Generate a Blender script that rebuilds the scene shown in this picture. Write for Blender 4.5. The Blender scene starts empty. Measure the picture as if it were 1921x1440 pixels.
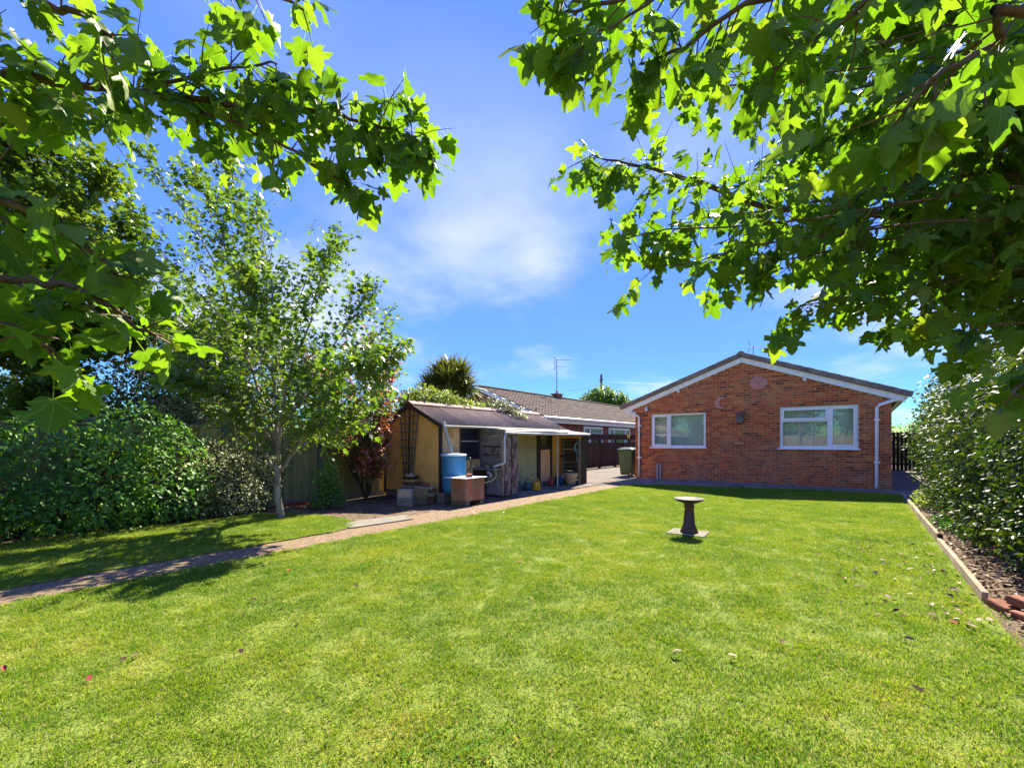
import bpy, math, random
import numpy as np
from mathutils import Vector, Matrix, Euler
random.seed(7); rng = np.random.default_rng(11)
S = bpy.context.scene
C = S.collection
R = math.radians
# ------------------------------------------------------------------ camera
YAW = 37.5; CAM_H = 1.3; FPX = 850.0; HOR = 828.0
cam = bpy.data.cameras.new('camera'); co = bpy.data.objects.new('camera', cam); C.objects.link(co)
cam.sensor_width = 36; cam.lens = FPX / 1921 * 36; cam.shift_y = (HOR - 720) / 1921
cam.clip_start = 0.02; cam.clip_end = 3000
co.location = (0, 0, CAM_H); co.rotation_euler = (R(90), 0, R(YAW)); S.camera = co
# ------------------------------------------------------------------ sky and sun
SUN_AZ = -12.0      # degrees clockwise from +Y
SUN_EL = 43.0
w = bpy.data.worlds.new('World'); S.world = w; w.use_nodes = True
nt = w.node_tree; nt.nodes.clear()
def wn(t, **k):
    n = nt.nodes.new(t)
    for a, b in k.items(): setattr(n, a, b)
    return n
out = wn('ShaderNodeOutputWorld'); bg = wn('ShaderNodeBackground')
sky = wn('ShaderNodeTexSky', sky_type='NISHITA', sun_disc=False)
sky.sun_elevation = R(SUN_EL); sky.sun_rotation = R(SUN_AZ)
sky.air_density = 0.85; sky.dust_density = 0.0; sky.ozone_density = 2.5; sky.altitude = 0
# the camera's tone compression of a bright sky: same hues, flatter brightness, fuller blue, the whole dome alike
sh_ = wn('ShaderNodeSeparateColor', mode='HSV'); hs = wn('ShaderNodeCombineColor', mode='HSV'); nt.links.new(sky.outputs[0], sh_.inputs[0])
def wpow(o, e, k):
    a = wn('ShaderNodeMath', operation='POWER'); nt.links.new(o, a.inputs[0]); a.inputs[1].default_value = e
    b = wn('ShaderNodeMath', operation='MULTIPLY'); nt.links.new(a.outputs[0], b.inputs[0]); b.inputs[1].default_value = k; return b.outputs[0]
hu = wn('ShaderNodeMath', operation='ADD'); hu.inputs[1].default_value = .025; nt.links.new(sh_.outputs[0], hu.inputs[0]); nt.links.new(hu.outputs[0], hs.inputs[0]); nt.links.new(wpow(sh_.outputs[1], .20, .945), hs.inputs[1]); nt.links.new(wpow(sh_.outputs[2], .12, .80), hs.inputs[2])
tc = wn('ShaderNodeTexCoord'); sx = wn('ShaderNodeSeparateXYZ'); nt.links.new(tc.outputs['Generated'], sx.inputs[0])
za = wn('ShaderNodeMath', operation='ADD'); za.inputs[1].default_value = 0.22; nt.links.new(sx.outputs[2], za.inputs[0])
def div(o):
    m = wn('ShaderNodeMath', operation='DIVIDE'); nt.links.new(o, m.inputs[0]); nt.links.new(za.outputs[0], m.inputs[1]); return m.outputs[0]
cx = wn('ShaderNodeCombineXYZ'); nt.links.new(div(sx.outputs[0]), cx.inputs[0]); nt.links.new(div(sx.outputs[1]), cx.inputs[1])
cx.inputs[2].default_value = 3.7
n1 = wn('ShaderNodeTexNoise'); n1.inputs['Scale'].default_value = 1.15; n1.inputs['Detail'].default_value = 6; n1.inputs['Roughness'].default_value = 0.52
va = wn('ShaderNodeVectorMath', operation='ADD'); va.inputs[1].default_value = (.22, .53, 0); nt.links.new(cx.outputs[0], va.inputs[0]); nt.links.new(va.outputs[0], n1.inputs['Vector'])
mr = wn('ShaderNodeMapRange'); mr.interpolation_type = 'SMOOTHSTEP'
mr.inputs[1].default_value = 0.44; mr.inputs[2].default_value = 0.74; mr.inputs[3].default_value = 0; mr.inputs[4].default_value = 0.75
nt.links.new(n1.outputs[0], mr.inputs[0])
zr = wn('ShaderNodeMapRange'); zr.interpolation_type = 'SMOOTHSTEP'   # fair weather cloud thins out overhead
zr.inputs[1].default_value = 0.75; zr.inputs[2].default_value = 0.25; nt.links.new(sx.outputs[2], zr.inputs[0])
cm = wn('ShaderNodeMath', operation='MULTIPLY'); nt.links.new(mr.outputs[0], cm.inputs[0]); nt.links.new(zr.outputs[0], cm.inputs[1])
mx = wn('ShaderNodeMix', data_type='RGBA'); nt.links.new(cm.outputs[0], mx.inputs[0]); nt.links.new(hs.outputs[0], mx.inputs[6])
mx.inputs[7].default_value = (.78, .81, .86, 1)
nt.links.new(mx.outputs[2], bg.inputs[0]); bg.inputs[1].default_value = 0.15
nt.links.new(bg.outputs[0], out.inputs[0])
sl = bpy.data.lights.new('sun', 'SUN'); sl.energy = 2.0; sl.angle = R(0.53); sl.color = (1, 0.93, 0.78)
so = bpy.data.objects.new('sun', sl); C.objects.link(so)
tosun = Vector((math.sin(R(SUN_AZ)) * math.cos(R(SUN_EL)), math.cos(R(SUN_AZ)) * math.cos(R(SUN_EL)), math.sin(R(SUN_EL))))
so.rotation_euler = tosun.to_track_quat('Z', 'Y').to_euler(); so.location = (0, 0, 30)
S.view_settings.view_transform = 'Standard'; S.view_settings.look = 'None'; S.view_settings.gamma = 1
S.view_settings.exposure = 3.32
S.render.engine = 'CYCLES'
S.cycles.max_bounces = 8; S.cycles.transparent_max_bounces = 12

# ------------------------------------------------------------------ layout helpers (metres from a bearing and a distance)
ca, sa = math.cos(R(YAW)), math.sin(R(YAW))
def at(u, v, d):
    l = (u - 960.5) / FPX
    return Vector((d * (l * ca - sa), d * (l * sa + ca), CAM_H + d * (HOR - v) / FPX))
def yat(u, X):
    l = (u - 960.5) / FPX
    return X * (l * sa + ca) / (l * ca - sa)
def xat(u, Y):
    l = (u - 960.5) / FPX
    return Y * (l * ca - sa) / (l * sa + ca)
def rnd(a, b): return random.uniform(a, b)

# ------------------------------------------------------------------ materials
class G:
    def __init__(s, name):
        s.m = bpy.data.materials.new(name); s.m.use_nodes = True; s.t = s.m.node_tree; s.t.nodes.clear()
        s.out = s.n('ShaderNodeOutputMaterial')
    def n(s, t, **k):
        x = s.t.nodes.new(t)
        for a, b in k.items(): setattr(x, a, b)
        return x
    def set(s, sock, v):
        if isinstance(v, bpy.types.NodeSocket): s.t.links.new(v, sock)
        elif isinstance(v, tuple) and len(v) == 3 and sock.type == 'RGBA': sock.default_value = (*v, 1)
        else: sock.default_value = v
    def math(s, op, a, b=0.0, c=None):
        x = s.n('ShaderNodeMath', operation=op); s.set(x.inputs[0], a); s.set(x.inputs[1], b)
        if c is not None: s.set(x.inputs[2], c)
        return x.outputs[0]
    def pos(s, stretch=(1, 1, 1), src='Position'):
        o = s.n('ShaderNodeNewGeometry').outputs['Position'] if src == 'Position' else s.n('ShaderNodeTexCoord').outputs[src]
        x = s.n('ShaderNodeMapping'); x.inputs['Scale'].default_value = stretch; s.set(x.inputs[0], o); return x.outputs[0]
    def noise(s, vec, scale, detail=4, rough=.55):
        x = s.n('ShaderNodeTexNoise'); s.set(x.inputs['Vector'], vec); x.inputs['Scale'].default_value = scale
        x.inputs['Detail'].default_value = detail; x.inputs['Roughness'].default_value = rough; return x.outputs[0]
    def rng(s, v, a, b, c=0.0, d=1.0):
        x = s.n('ShaderNodeMapRange'); x.interpolation_type = 'SMOOTHSTEP'; s.set(x.inputs[0], v)
        for i, q in enumerate((a, b, c, d)): x.inputs[i + 1].default_value = q
        return x.outputs[0]
    def mix(s, f, a, b, mode='MIX'):
        x = s.n('ShaderNodeMix', data_type='RGBA', blend_type=mode); s.set(x.inputs[0], f); s.set(x.inputs[6], a); s.set(x.inputs[7], b); return x.outputs[2]
    def ramp(s, f, stops):
        x = s.n('ShaderNodeValToRGB'); e = x.color_ramp.elements
        while len(e) < len(stops): e.new(.5)
        for i, (p, c) in enumerate(stops): e[i].position = p; e[i].color = (*c, 1)
        s.set(x.inputs[0], f); return x.outputs[0]
    def bump(s, h, strength, dist=.01):
        x = s.n('ShaderNodeBump'); x.inputs['Strength'].default_value = strength; x.inputs['Distance'].default_value = dist
        s.set(x.inputs['Height'], h); return x.outputs[0]
    def bsdf(s, col, rough=.7, spec=.4, normal=None, metal=0.0):
        x = s.n('ShaderNodeBsdfPrincipled'); s.set(x.inputs['Base Color'], col); s.set(x.inputs['Roughness'], rough)
        x.inputs['Specular IOR Level'].default_value = spec; x.inputs['Metallic'].default_value = metal
        if normal: s.set(x.inputs['Normal'], normal)
        return x.outputs[0]
    def done(s, sh): s.t.links.new(sh, s.out.inputs[0]); return s.m

def surf(name, c1, c2=None, scale=6, lo=.35, hi=.65, rough=.92, bump=.3, bscale=40, stretch=(1, 1, 1), c3=None, s3=2, spec=.08, metal=0.0, grime=None, dist=.01, objr=0.0):
    g = G(name); p = g.pos(stretch); c2 = c2 or tuple(x * .8 for x in c1)
    col = g.mix(g.rng(g.noise(p, scale, 6), lo, hi), c1, c2)
    if c3: col = g.mix(g.rng(g.noise(p, s3, 5, .65), .52, .68), col, c3)
    if objr:
        oi = g.n('ShaderNodeObjectInfo').outputs['Random']
        col = g.mix(1.0, col, g.ramp(oi, [(0, (1 - objr,) * 3), (1, (1 + objr * .4,) * 3)]), 'MULTIPLY')
    col = g.mix(g.math('MULTIPLY', g.rng(g.noise(p, 90, 3), .4, .7), .25), col, tuple(x * .55 for x in c1))
    nb = g.bump(g.noise(p, bscale, 5), bump, dist) if bump else None
    return g.done(g.bsdf(col, rough, spec, nb, metal))

def leafmat(name, stops, trans=.4, tint=(1.25, 1.25, .55), rough=.4, spec=.5, veins=False, clump=None, vstr=.5):
    g = G(name); geo = g.n('ShaderNodeNewGeometry')
    r = g.math('FRACT', g.math('ADD', geo.outputs['Random Per Island'], g.n('ShaderNodeObjectInfo').outputs['Random']))
    if clump: r = g.math('ADD', g.math('MULTIPLY', r, .55), g.math('MULTIPLY', g.rng(g.noise(g.pos(), clump, 2), .3, .7), .45))
    col = g.ramp(r, stops)
    if veins:
        a = g.n('ShaderNodeAttribute'); a.attribute_name = 'leafxy'
        sp = g.n('ShaderNodeSeparateXYZ'); g.set(sp.inputs[0], a.outputs['Vector'])
        ax = g.math('ABSOLUTE', sp.outputs[0]); y = sp.outputs[1]; dmin = None
        for th in (0, 44, 88):
            d = g.math('ABSOLUTE', g.math('SUBTRACT', g.math('MULTIPLY', ax, math.cos(R(th))), g.math('MULTIPLY', y, math.sin(R(th)))))
            dmin = d if dmin is None else g.math('MINIMUM', dmin, d)
        side = g.math('ABSOLUTE', g.math('SUBTRACT', g.math('FRACT', g.math('MULTIPLY', g.math('SUBTRACT', y, g.math('MULTIPLY', ax, .6)), 8.0)), .5))
        v = g.math('MAXIMUM', g.rng(dmin, .006, .022, 1, 0), g.math('MULTIPLY', g.rng(side, .42, .49), .35))
        col = g.mix(g.math('MULTIPLY', v, vstr), col, (.22, .30, .07))
        col = g.mix(g.math('MULTIPLY', g.rng(g.noise(a.outputs['Vector'], 5, 4), .55, .75), .3), col, (.10, .12, .02))
    tr = g.n('ShaderNodeBsdfTranslucent'); g.set(tr.inputs[0], g.mix(1.0, col, tint, 'MULTIPLY'))
    mx = g.n('ShaderNodeMixShader'); mx.inputs[0].default_value = trans
    g.t.links.new(g.bsdf(col, rough, spec), mx.inputs[1]); g.t.links.new(tr.outputs[0], mx.inputs[2])
    return g.done(mx.outputs[0])

def brickmat(name, bl=.225, bh=.075, z0=.02):
    g = G(name); p = g.n('ShaderNodeNewGeometry').outputs['Position']; sp = g.n('ShaderNodeSeparateXYZ'); g.set(sp.inputs[0], p)
    row = g.math('FLOOR', g.math('DIVIDE', g.math('SUBTRACT', sp.outputs[2], z0 - .005), bh))
    colm = g.math('FLOOR', g.math('ADD', g.math('DIVIDE', sp.outputs[0], bl / 2), .02))
    cv = g.n('ShaderNodeCombineXYZ'); g.set(cv.inputs[0], g.math('FLOOR', g.math('ADD', g.math('DIVIDE', sp.outputs[0], bl), g.math('MULTIPLY', g.math('MODULO', row, 2.0), .5)))); g.set(cv.inputs[1], row)
    wn_ = g.n('ShaderNodeTexWhiteNoise'); wn_.noise_dimensions = '2D'; g.set(wn_.inputs['Vector'], cv.outputs[0])
    col = g.ramp(wn_.outputs['Value'], [(0, (.16, .045, .022)), (.14, (.32, .062, .022)), (.4, (.48, .095, .027)), (.7, (.56, .13, .034)), (.88, (.60, .18, .048)), (1, (.46, .17, .065))])
    # dark fired centres
    col = g.mix(g.math('MULTIPLY', g.rng(g.noise(p, 9, 3), .48, .62), .55), col, (.19, .06, .032))
    col = g.mix(g.math('MULTIPLY', g.rng(g.noise(p, .8, 4), .45, .7), .30), col, (.40, .24, .14)); col = g.mix(g.math('MULTIPLY', g.rng(g.noise(g.pos((3, 3, .35)), 1.3, 5, .65), .52, .72), .35), col, (.20, .09, .05))
    # pale salts and splashed soil near the ground
    low = g.math('MULTIPLY', g.rng(sp.outputs[2], .55, .0), g.rng(g.noise(p, 3.2, 5, .7), .42, .68))
    col = g.mix(g.math('MULTIPLY', low, .55), col, (.34, .25, .18))
    return g.done(g.bsdf(col, .85, .2, g.bump(g.noise(p, 120, 4), .5, .004)))

def brickwall_far(name):
    g = G(name); p = g.n('ShaderNodeNewGeometry').outputs['Position']; sp = g.n('ShaderNodeSeparateXYZ'); g.set(sp.inputs[0], p)
    cv = g.n('ShaderNodeCombineXYZ'); g.set(cv.inputs[0], g.math('ADD', sp.outputs[0], sp.outputs[1])); g.set(cv.inputs[1], sp.outputs[2])
    b = g.n('ShaderNodeTexBrick'); g.set(b.inputs['Vector'], cv.outputs[0]); b.inputs['Scale'].default_value = 1
    for k, v in (('Color1', (.30, .09, .05, 1)), ('Color2', (.18, .055, .04, 1)), ('Mortar', (.32, .23, .16, 1)), ('Mortar Size', .006), ('Brick Width', .225), ('Row Height', .075), ('Mortar Smooth', .1)): b.inputs[k].default_value = v
    return g.done(g.bsdf(b.outputs[0], .85, .2, g.bump(b.outputs['Fac'], -.4, .01)))

def lawnmat(name, blades):
    g = G(name); p = g.pos()
    big = g.noise(p, .55, 4, .6); mid = g.noise(p, 2.6, 5, .62); fine = g.noise(p, 14, 4, .6)
    f = g.math('ADD', g.math('MULTIPLY', big, .40), g.math('ADD', g.math('MULTIPLY', mid, .42), g.math('MULTIPLY', fine, .24))); f = g.math('MULTIPLY_ADD', g.math('SUBTRACT', f, .53), 1.25, .51)
    col = g.ramp(f, [(.30, (.065, .16, .008)), (.44, (.12, .225, .010)), (.54, (.175, .27, .013)), (.64, (.25, .30, .026)), (.76, (.37, .36, .12))])
    if not blades:
        col = g.mix(.55, col, (.13, .115, .04))
        return g.done(g.bsdf(col, .9, .1, g.bump(g.noise(p, 60, 5), 1, .02)))
    geo = g.n('ShaderNodeNewGeometry')
    r = g.math('FRACT', g.math('ADD', geo.outputs['Random Per Island'], g.n('ShaderNodeObjectInfo').outputs['Random']))
    col = g.mix(g.rng(r, .86, .9), g.mix(1.0, col, g.ramp(r, [(0, (.6, .68, .5)), (.5, (1, 1, 1)), (1, (1.35, 1.22, 1.3))]), 'MULTIPLY'), (.36, .32, .14))
    tr = g.n('ShaderNodeBsdfTranslucent'); g.set(tr.inputs[0], g.mix(1.0, col, (1.3, 1.25, .6), 'MULTIPLY'))
    mx = g.n('ShaderNodeMixShader'); mx.inputs[0].default_value = .42
    g.t.links.new(g.bsdf(col, .6, .12), mx.inputs[1]); g.t.links.new(tr.outputs[0], mx.inputs[2])
    return g.done(mx.outputs[0])

def glassmat(name, refl=.9):
    g = G(name); gl = g.n('ShaderNodeBsdfGlossy'); gl.inputs['Roughness'].default_value = .01; gl.inputs[0].default_value = (.9, .95, .95, 1)
    tp = g.n('ShaderNodeBsdfTransparent'); tp.inputs[0].default_value = (.86, .9, .88, 1)
    fr = g.n('ShaderNodeFresnel'); fr.inputs[0].default_value = 1.9
    mx = g.n('ShaderNodeMixShader'); g.set(mx.inputs[0], g.math('MULTIPLY', fr.outputs[0], refl))
    g.t.links.new(tp.outputs[0], mx.inputs[1]); g.t.links.new(gl.outputs[0], mx.inputs[2]); return g.done(mx.outputs[0])

def plain(name, c, rough=.5, spec=.5, metal=0.0, dirt=.25):
    g = G(name); p = g.pos()
    col = g.mix(g.math('MULTIPLY', g.rng(g.noise(p, 7, 6, .65), .42, .72), dirt), c, tuple(x * .45 + .02 for x in c))
    return g.done(g.bsdf(col, g.math('ADD', g.math('MULTIPLY', g.noise(p, 25, 3), .2), rough - .1), spec, None, metal))

def peeling(name, wood, paint, cover=.5, scale=9):
    g = G(name); p = g.pos((1, 1, .35)); ps = g.pos((6, 6, .6))
    wd = g.mix(g.rng(g.noise(ps, 9, 5), .35, .65), wood, tuple(x * .5 for x in wood))
    pk = g.rng(g.noise(p, scale, 7, .7), cover - .03, cover + .03)
    return g.done(g.bsdf(g.mix(pk, wd, paint), .8, .2, g.bump(pk, .5, .004)))

MT = dict(
    soil=surf('soil', (.12, .08, .052), (.19, .135, .09), 14, bump=1, bscale=50, c3=(.07, .075, .025), s3=1.6, dist=.03),
    earth=surf('earth', (.10, .10, .04), (.08, .06, .04), 2, bump=.6),
    path=surf('path', (.26, .18, .115), (.165, .112, .07), 22, bump=.9, bscale=130, c3=(.18, .15, .06), s3=2.2, dist=.012),
    concrete=surf('concrete', (.165, .14, .115), (.12, .10, .082), 3, bump=.4, bscale=80, c3=(.15, .105, .065), s3=1.1),
    concdark=surf('concdark', (.22, .18, .155), (.15, .12, .10), 4, bump=.5, bscale=90, c3=(.11, .10, .06), s3=2),
    slab=surf('slab', (.21, .185, .15), (.15, .135, .105), 8, bump=.4, c3=(.24, .22, .12), s3=4),
    gravel=surf('gravel', (.30, .25, .22), (.16, .13, .12), 45, bump=1, bscale=60, dist=.03),
    lawn=lawnmat('lawn', False), grass=lawnmat('grass_blades', True),
    brick=brickmat('brick'), brickfar=brickwall_far('brick_far'),
    mortar=surf('mortar', (.56, .38, .22), (.44, .29, .165), 5, bump=.5, bscale=150),
    white=plain('white_plastic', (.83, .80, .75), .35, .5, dirt=.08),
    barge=plain('white_paint', (.85, .80, .72), .5, .3, dirt=.30),
    rooftile=surf('roof_tile', (.27, .205, .16), (.20, .15, .12), 9, bump=.6, bscale=70, c3=(.28, .24, .18), s3=5, objr=.2),
    rooftile2=surf('roof_tile_far', (.07, .046, .036), (.045, .03, .024), 6, bump=.4, c3=(.11, .08, .065), s3=3),
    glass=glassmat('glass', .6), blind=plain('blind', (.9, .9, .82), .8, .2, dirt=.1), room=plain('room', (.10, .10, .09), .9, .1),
    terracotta=surf('terracotta', (.62, .28, .22), (.54, .22, .17), 10, bump=.3),
    greywood=surf('grey_wood', (.22, .19, .15), (.12, .10, .08), 6, stretch=(1, 1, 5), bump=.6, bscale=30),
    black=plain('black_plastic', (.018, .018, .02), .5, .4), metal=plain('dull_metal', (.32, .33, .34), .45, .5, .6, .4),
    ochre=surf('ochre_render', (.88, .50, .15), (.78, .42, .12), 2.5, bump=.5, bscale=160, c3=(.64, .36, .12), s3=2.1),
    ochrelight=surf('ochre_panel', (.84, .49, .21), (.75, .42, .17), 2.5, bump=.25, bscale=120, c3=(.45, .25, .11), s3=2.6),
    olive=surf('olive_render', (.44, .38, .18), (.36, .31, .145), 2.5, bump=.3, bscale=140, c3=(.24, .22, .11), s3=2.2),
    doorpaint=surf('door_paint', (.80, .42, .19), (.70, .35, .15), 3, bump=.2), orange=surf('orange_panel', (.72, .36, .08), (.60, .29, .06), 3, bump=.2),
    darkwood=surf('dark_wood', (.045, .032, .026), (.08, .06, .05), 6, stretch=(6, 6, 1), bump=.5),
    corr=surf('corrugated_cement', (.36, .265, .20), (.22, .16, .12), 30, bump=.6, bscale=90, c3=(.46, .38, .31), s3=26, objr=.25),
    ridgecap=surf('ridge_cap', (.40, .30, .24), (.28, .21, .17), 6, bump=.3),
    canopy=surf('canopy_sheet', (.62, .56, .46), (.50, .44, .35), 3, bump=.2, c3=(.42, .34, .24), s3=4),
    palepipe=plain('pale_pipe', (.58, .56, .50), .5, .4, dirt=.4), greypipe=plain('grey_pipe', (.40, .39, .35), .5, .4, dirt=.5),
    oldboard=surf('old_board', (.32, .26, .195), (.17, .135, .10), 5, stretch=(.6, .6, 7), bump=.7, bscale=14, c3=(.055, .04, .035), s3=2, objr=.3),
    peel=peeling('peeling_board', (.34, .255, .195), (.10, .05, .045), .51, 12),
    panelpeel=peeling('peeling_panel', (.42, .37, .33), (.50, .22, .18), .56, 4),
    mossboard=surf('mossy_board', (.10, .075, .045), (.05, .035, .025), 8, stretch=(.6, .6, 5), bump=.7, c3=(.14, .13, .03), s3=4, objr=.3),
    darkglass=plain('dark_pane', (.012, .014, .016), .22, .6, dirt=.4),
    blue=plain('blue_plastic', (.03, .20, .40), .38, .5, dirt=.25), bluepale=plain('pale_blue_plastic', (.45, .55, .68), .4, .5, dirt=.2),
    doorreflect=surf('painted_reflection', (.55, .52, .30), (.30, .34, .16), 14, bump=0), rust=surf('rusty_tank', (.36, .20, .12), (.26, .13, .075), 4, stretch=(1, 1, .5), bump=.4, c3=(.50, .13, .06), s3=2.3),
    whiteboard=plain('white_board', (.72, .73, .75), .5, .4, dirt=.15),
    redbrick=surf('red_brick', (.30, .12, .075), (.20, .085, .055), 12, bump=.6, bscale=90, objr=.3),
    yellowbrick=surf('buff_brick', (.42, .31, .17), (.30, .22, .12), 12, bump=.6, bscale=90, objr=.3),
    pinkblock=surf('pale_block', (.47, .37, .27), (.38, .29, .21), 9, bump=.5),
    greyblock=surf('grey_block', (.24, .22, .18), (.16, .15, .12), 7, bump=.6, c3=(.16, .17, .09), s3=4),
    greencan=plain('green_can', (.015, .075, .075), .4, .5), yellowcan=plain('yellow_can', (.78, .42, .01), .4, .5),
    redcan=plain('red_can', (.42, .035, .025), .4, .5), bluecan=plain('blue_can', (.05, .11, .25), .4, .5),
    potbuff=surf('buff_pot', (.50, .38, .21), (.42, .31, .16), 5, bump=.1, rough=.5),
    greenfence=surf('green_fence', (.30, .27, .11), (.21, .19, .08), 5, stretch=(4, 4, .6), bump=.6, c3=(.28, .25, .12), s3=2, objr=.35),
    postgrey=surf('concrete_post', (.12, .14, .12), (.09, .10, .09), 6, bump=.4),
    brownfence=surf('brown_fence', (.085, .05, .036), (.05, .03, .022), 5, stretch=(5, 5, .6), bump=.5, c3=(.12, .085, .06), s3=2, objr=.35),
    fencewood=surf('fence_wood', (.30, .21, .12), (.22, .15, .09), 5, stretch=(5, 5, .6), bump=.4, objr=.3),
    binbody=plain('bin_green', (.055, .105, .035), .5, .4, dirt=.3), binlid=plain('bin_lid', (.075, .12, .06), .32, .6, dirt=.2),
    glaze=plain('brown_glaze', (.085, .035, .025), .4, .4, dirt=.5), purplestone=plain('purple_bowl', (.05, .03, .025), .65, .12, dirt=.5),
    timber=surf('edging_timber', (.40, .30, .20), (.28, .21, .14), 6, stretch=(1, .3, 1), bump=.5, c3=(.2, .15, .1), s3=3, objr=.3),
    bark=surf('bark', (.25, .21, .165), (.15, .125, .095), 14, stretch=(1, 1, .4), bump=.8, bscale=45, c3=(.33, .31, .25), s3=6),
    barkdark=surf('bark_dark', (.10, .075, .05), (.06, .045, .03), 14, stretch=(1, 1, .4), bump=.7, bscale=45),
    barktan=surf('bark_tan', (.17, .115, .065), (.10, .065, .035), 20, bump=.6, bscale=60),
    twigred=plain('twig_red', (.12, .055, .03), .6, .3), pole=surf('pole_wood', (.17, .13, .10), (.11, .085, .07), 4, bump=.3),
    butterfly=plain('butterfly', (.75, .45, .08), .5, .4), teal=plain('teal_hose', (.12, .30, .30), .5, .4), rope=plain('yellow_hose', (.50, .42, .16), .6, .3),
    petal=plain('pink_petal', (.75, .10, .22), .5, .3), pethtml=plain('pale_petal', (.7, .5, .45), .5, .3),
    maple=leafmat('maple_leaf', [(0, (.065, .13, .014)), (.3, (.105, .185, .017)), (.65, (.14, .22, .020)), (.9, (.18, .245, .03)), (1, (.21, .24, .04))], .60, (1.08, 1.30, .27), .45, .3, True),
    maplesmall=leafmat('young_maple_leaf', [(0, (.065, .13, .018)), (.4, (.105, .19, .022)), (.8, (.16, .245, .03)), (1, (.24, .26, .05))], .45, (1.35, 1.35, .5), .4, .5, False, 1.2),
    bigtree=leafmat('big_tree_leaf', [(0, (.06, .115, .014)), (.5, (.105, .18, .018)), (1, (.18, .24, .03))], .45, (1.4, 1.35, .45), .45, .4, False, .9),
    laurel=leafmat('laurel_leaf', [(0, (.045, .12, .018)), (.45, (.08, .19, .025)), (.8, (.13, .25, .032)), (1, (.21, .29, .04))], .28, (1.3, 1.4, .5), .5, .28, False, 1.6),
    varieg=leafmat('variegated_leaf', [(0, (.07, .105, .032)), (.35, (.16, .185, .08)), (.7, (.29, .29, .14)), (.93, (.42, .40, .20)), (1, (.5, .45, .14))], .25, (1.2, 1.2, .7), .5, .4, False, 1.5),
    darkleaf=leafmat('dark_shrub_leaf', [(0, (.06, .085, .025)), (.5, (.105, .135, .04)), (1, (.19, .19, .06))], .3, (1.2, 1.2, .7), .5, .3, False, 1.2),
    photinia=leafmat('red_shrub_leaf', [(0, (.07, .13, .025)), (.38, (.15, .18, .03)), (.55, (.26, .10, .06)), (.8, (.40, .11, .08)), (1, (.52, .30, .24))], .35, (1.3, 1.0, .6), .38, .5, False, 1.6),
    camellia=leafmat('glossy_leaf', [(0, (.016, .038, .010)), (.4, (.03, .065, .013)), (.75, (.06, .098, .017)), (.96, (.13, .15, .025)), (1, (.26, .19, .04))], .28, (1.5, 1.4, .35), .5, .22, False, 1.8),
    clover=leafmat('clover_leaf', [(0, (.05, .12, .015)), (1, (.10, .19, .025))], .3, (1.2, 1.3, .5), .9, .03),
    lime=leafmat('lime_leaf', [(0, (.10, .16, .02)), (.5, (.20, .26, .03)), (1, (.32, .36, .06))], .35, (1.2, 1.2, .5), .5, .3),
    palmleaf=leafmat('palm_leaf', [(0, (.07, .09, .018)), (.5, (.14, .165, .03)), (1, (.25, .26, .06))], .25, (1.2, 1.2, .5), .4, .4),
    deadleaf=leafmat('dead_leaf', [(0, (.05, .03, .015)), (.5, (.13, .08, .045)), (.8, (.34, .25, .16)), (1, (.60, .50, .38))], .1, (1, 1, 1), .8, .1),
    redleaf=leafmat('red_dead_leaf', [(0, (.25, .03, .03)), (1, (.42, .06, .05))], .1, (1, 1, 1), .5, .3),
)

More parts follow.
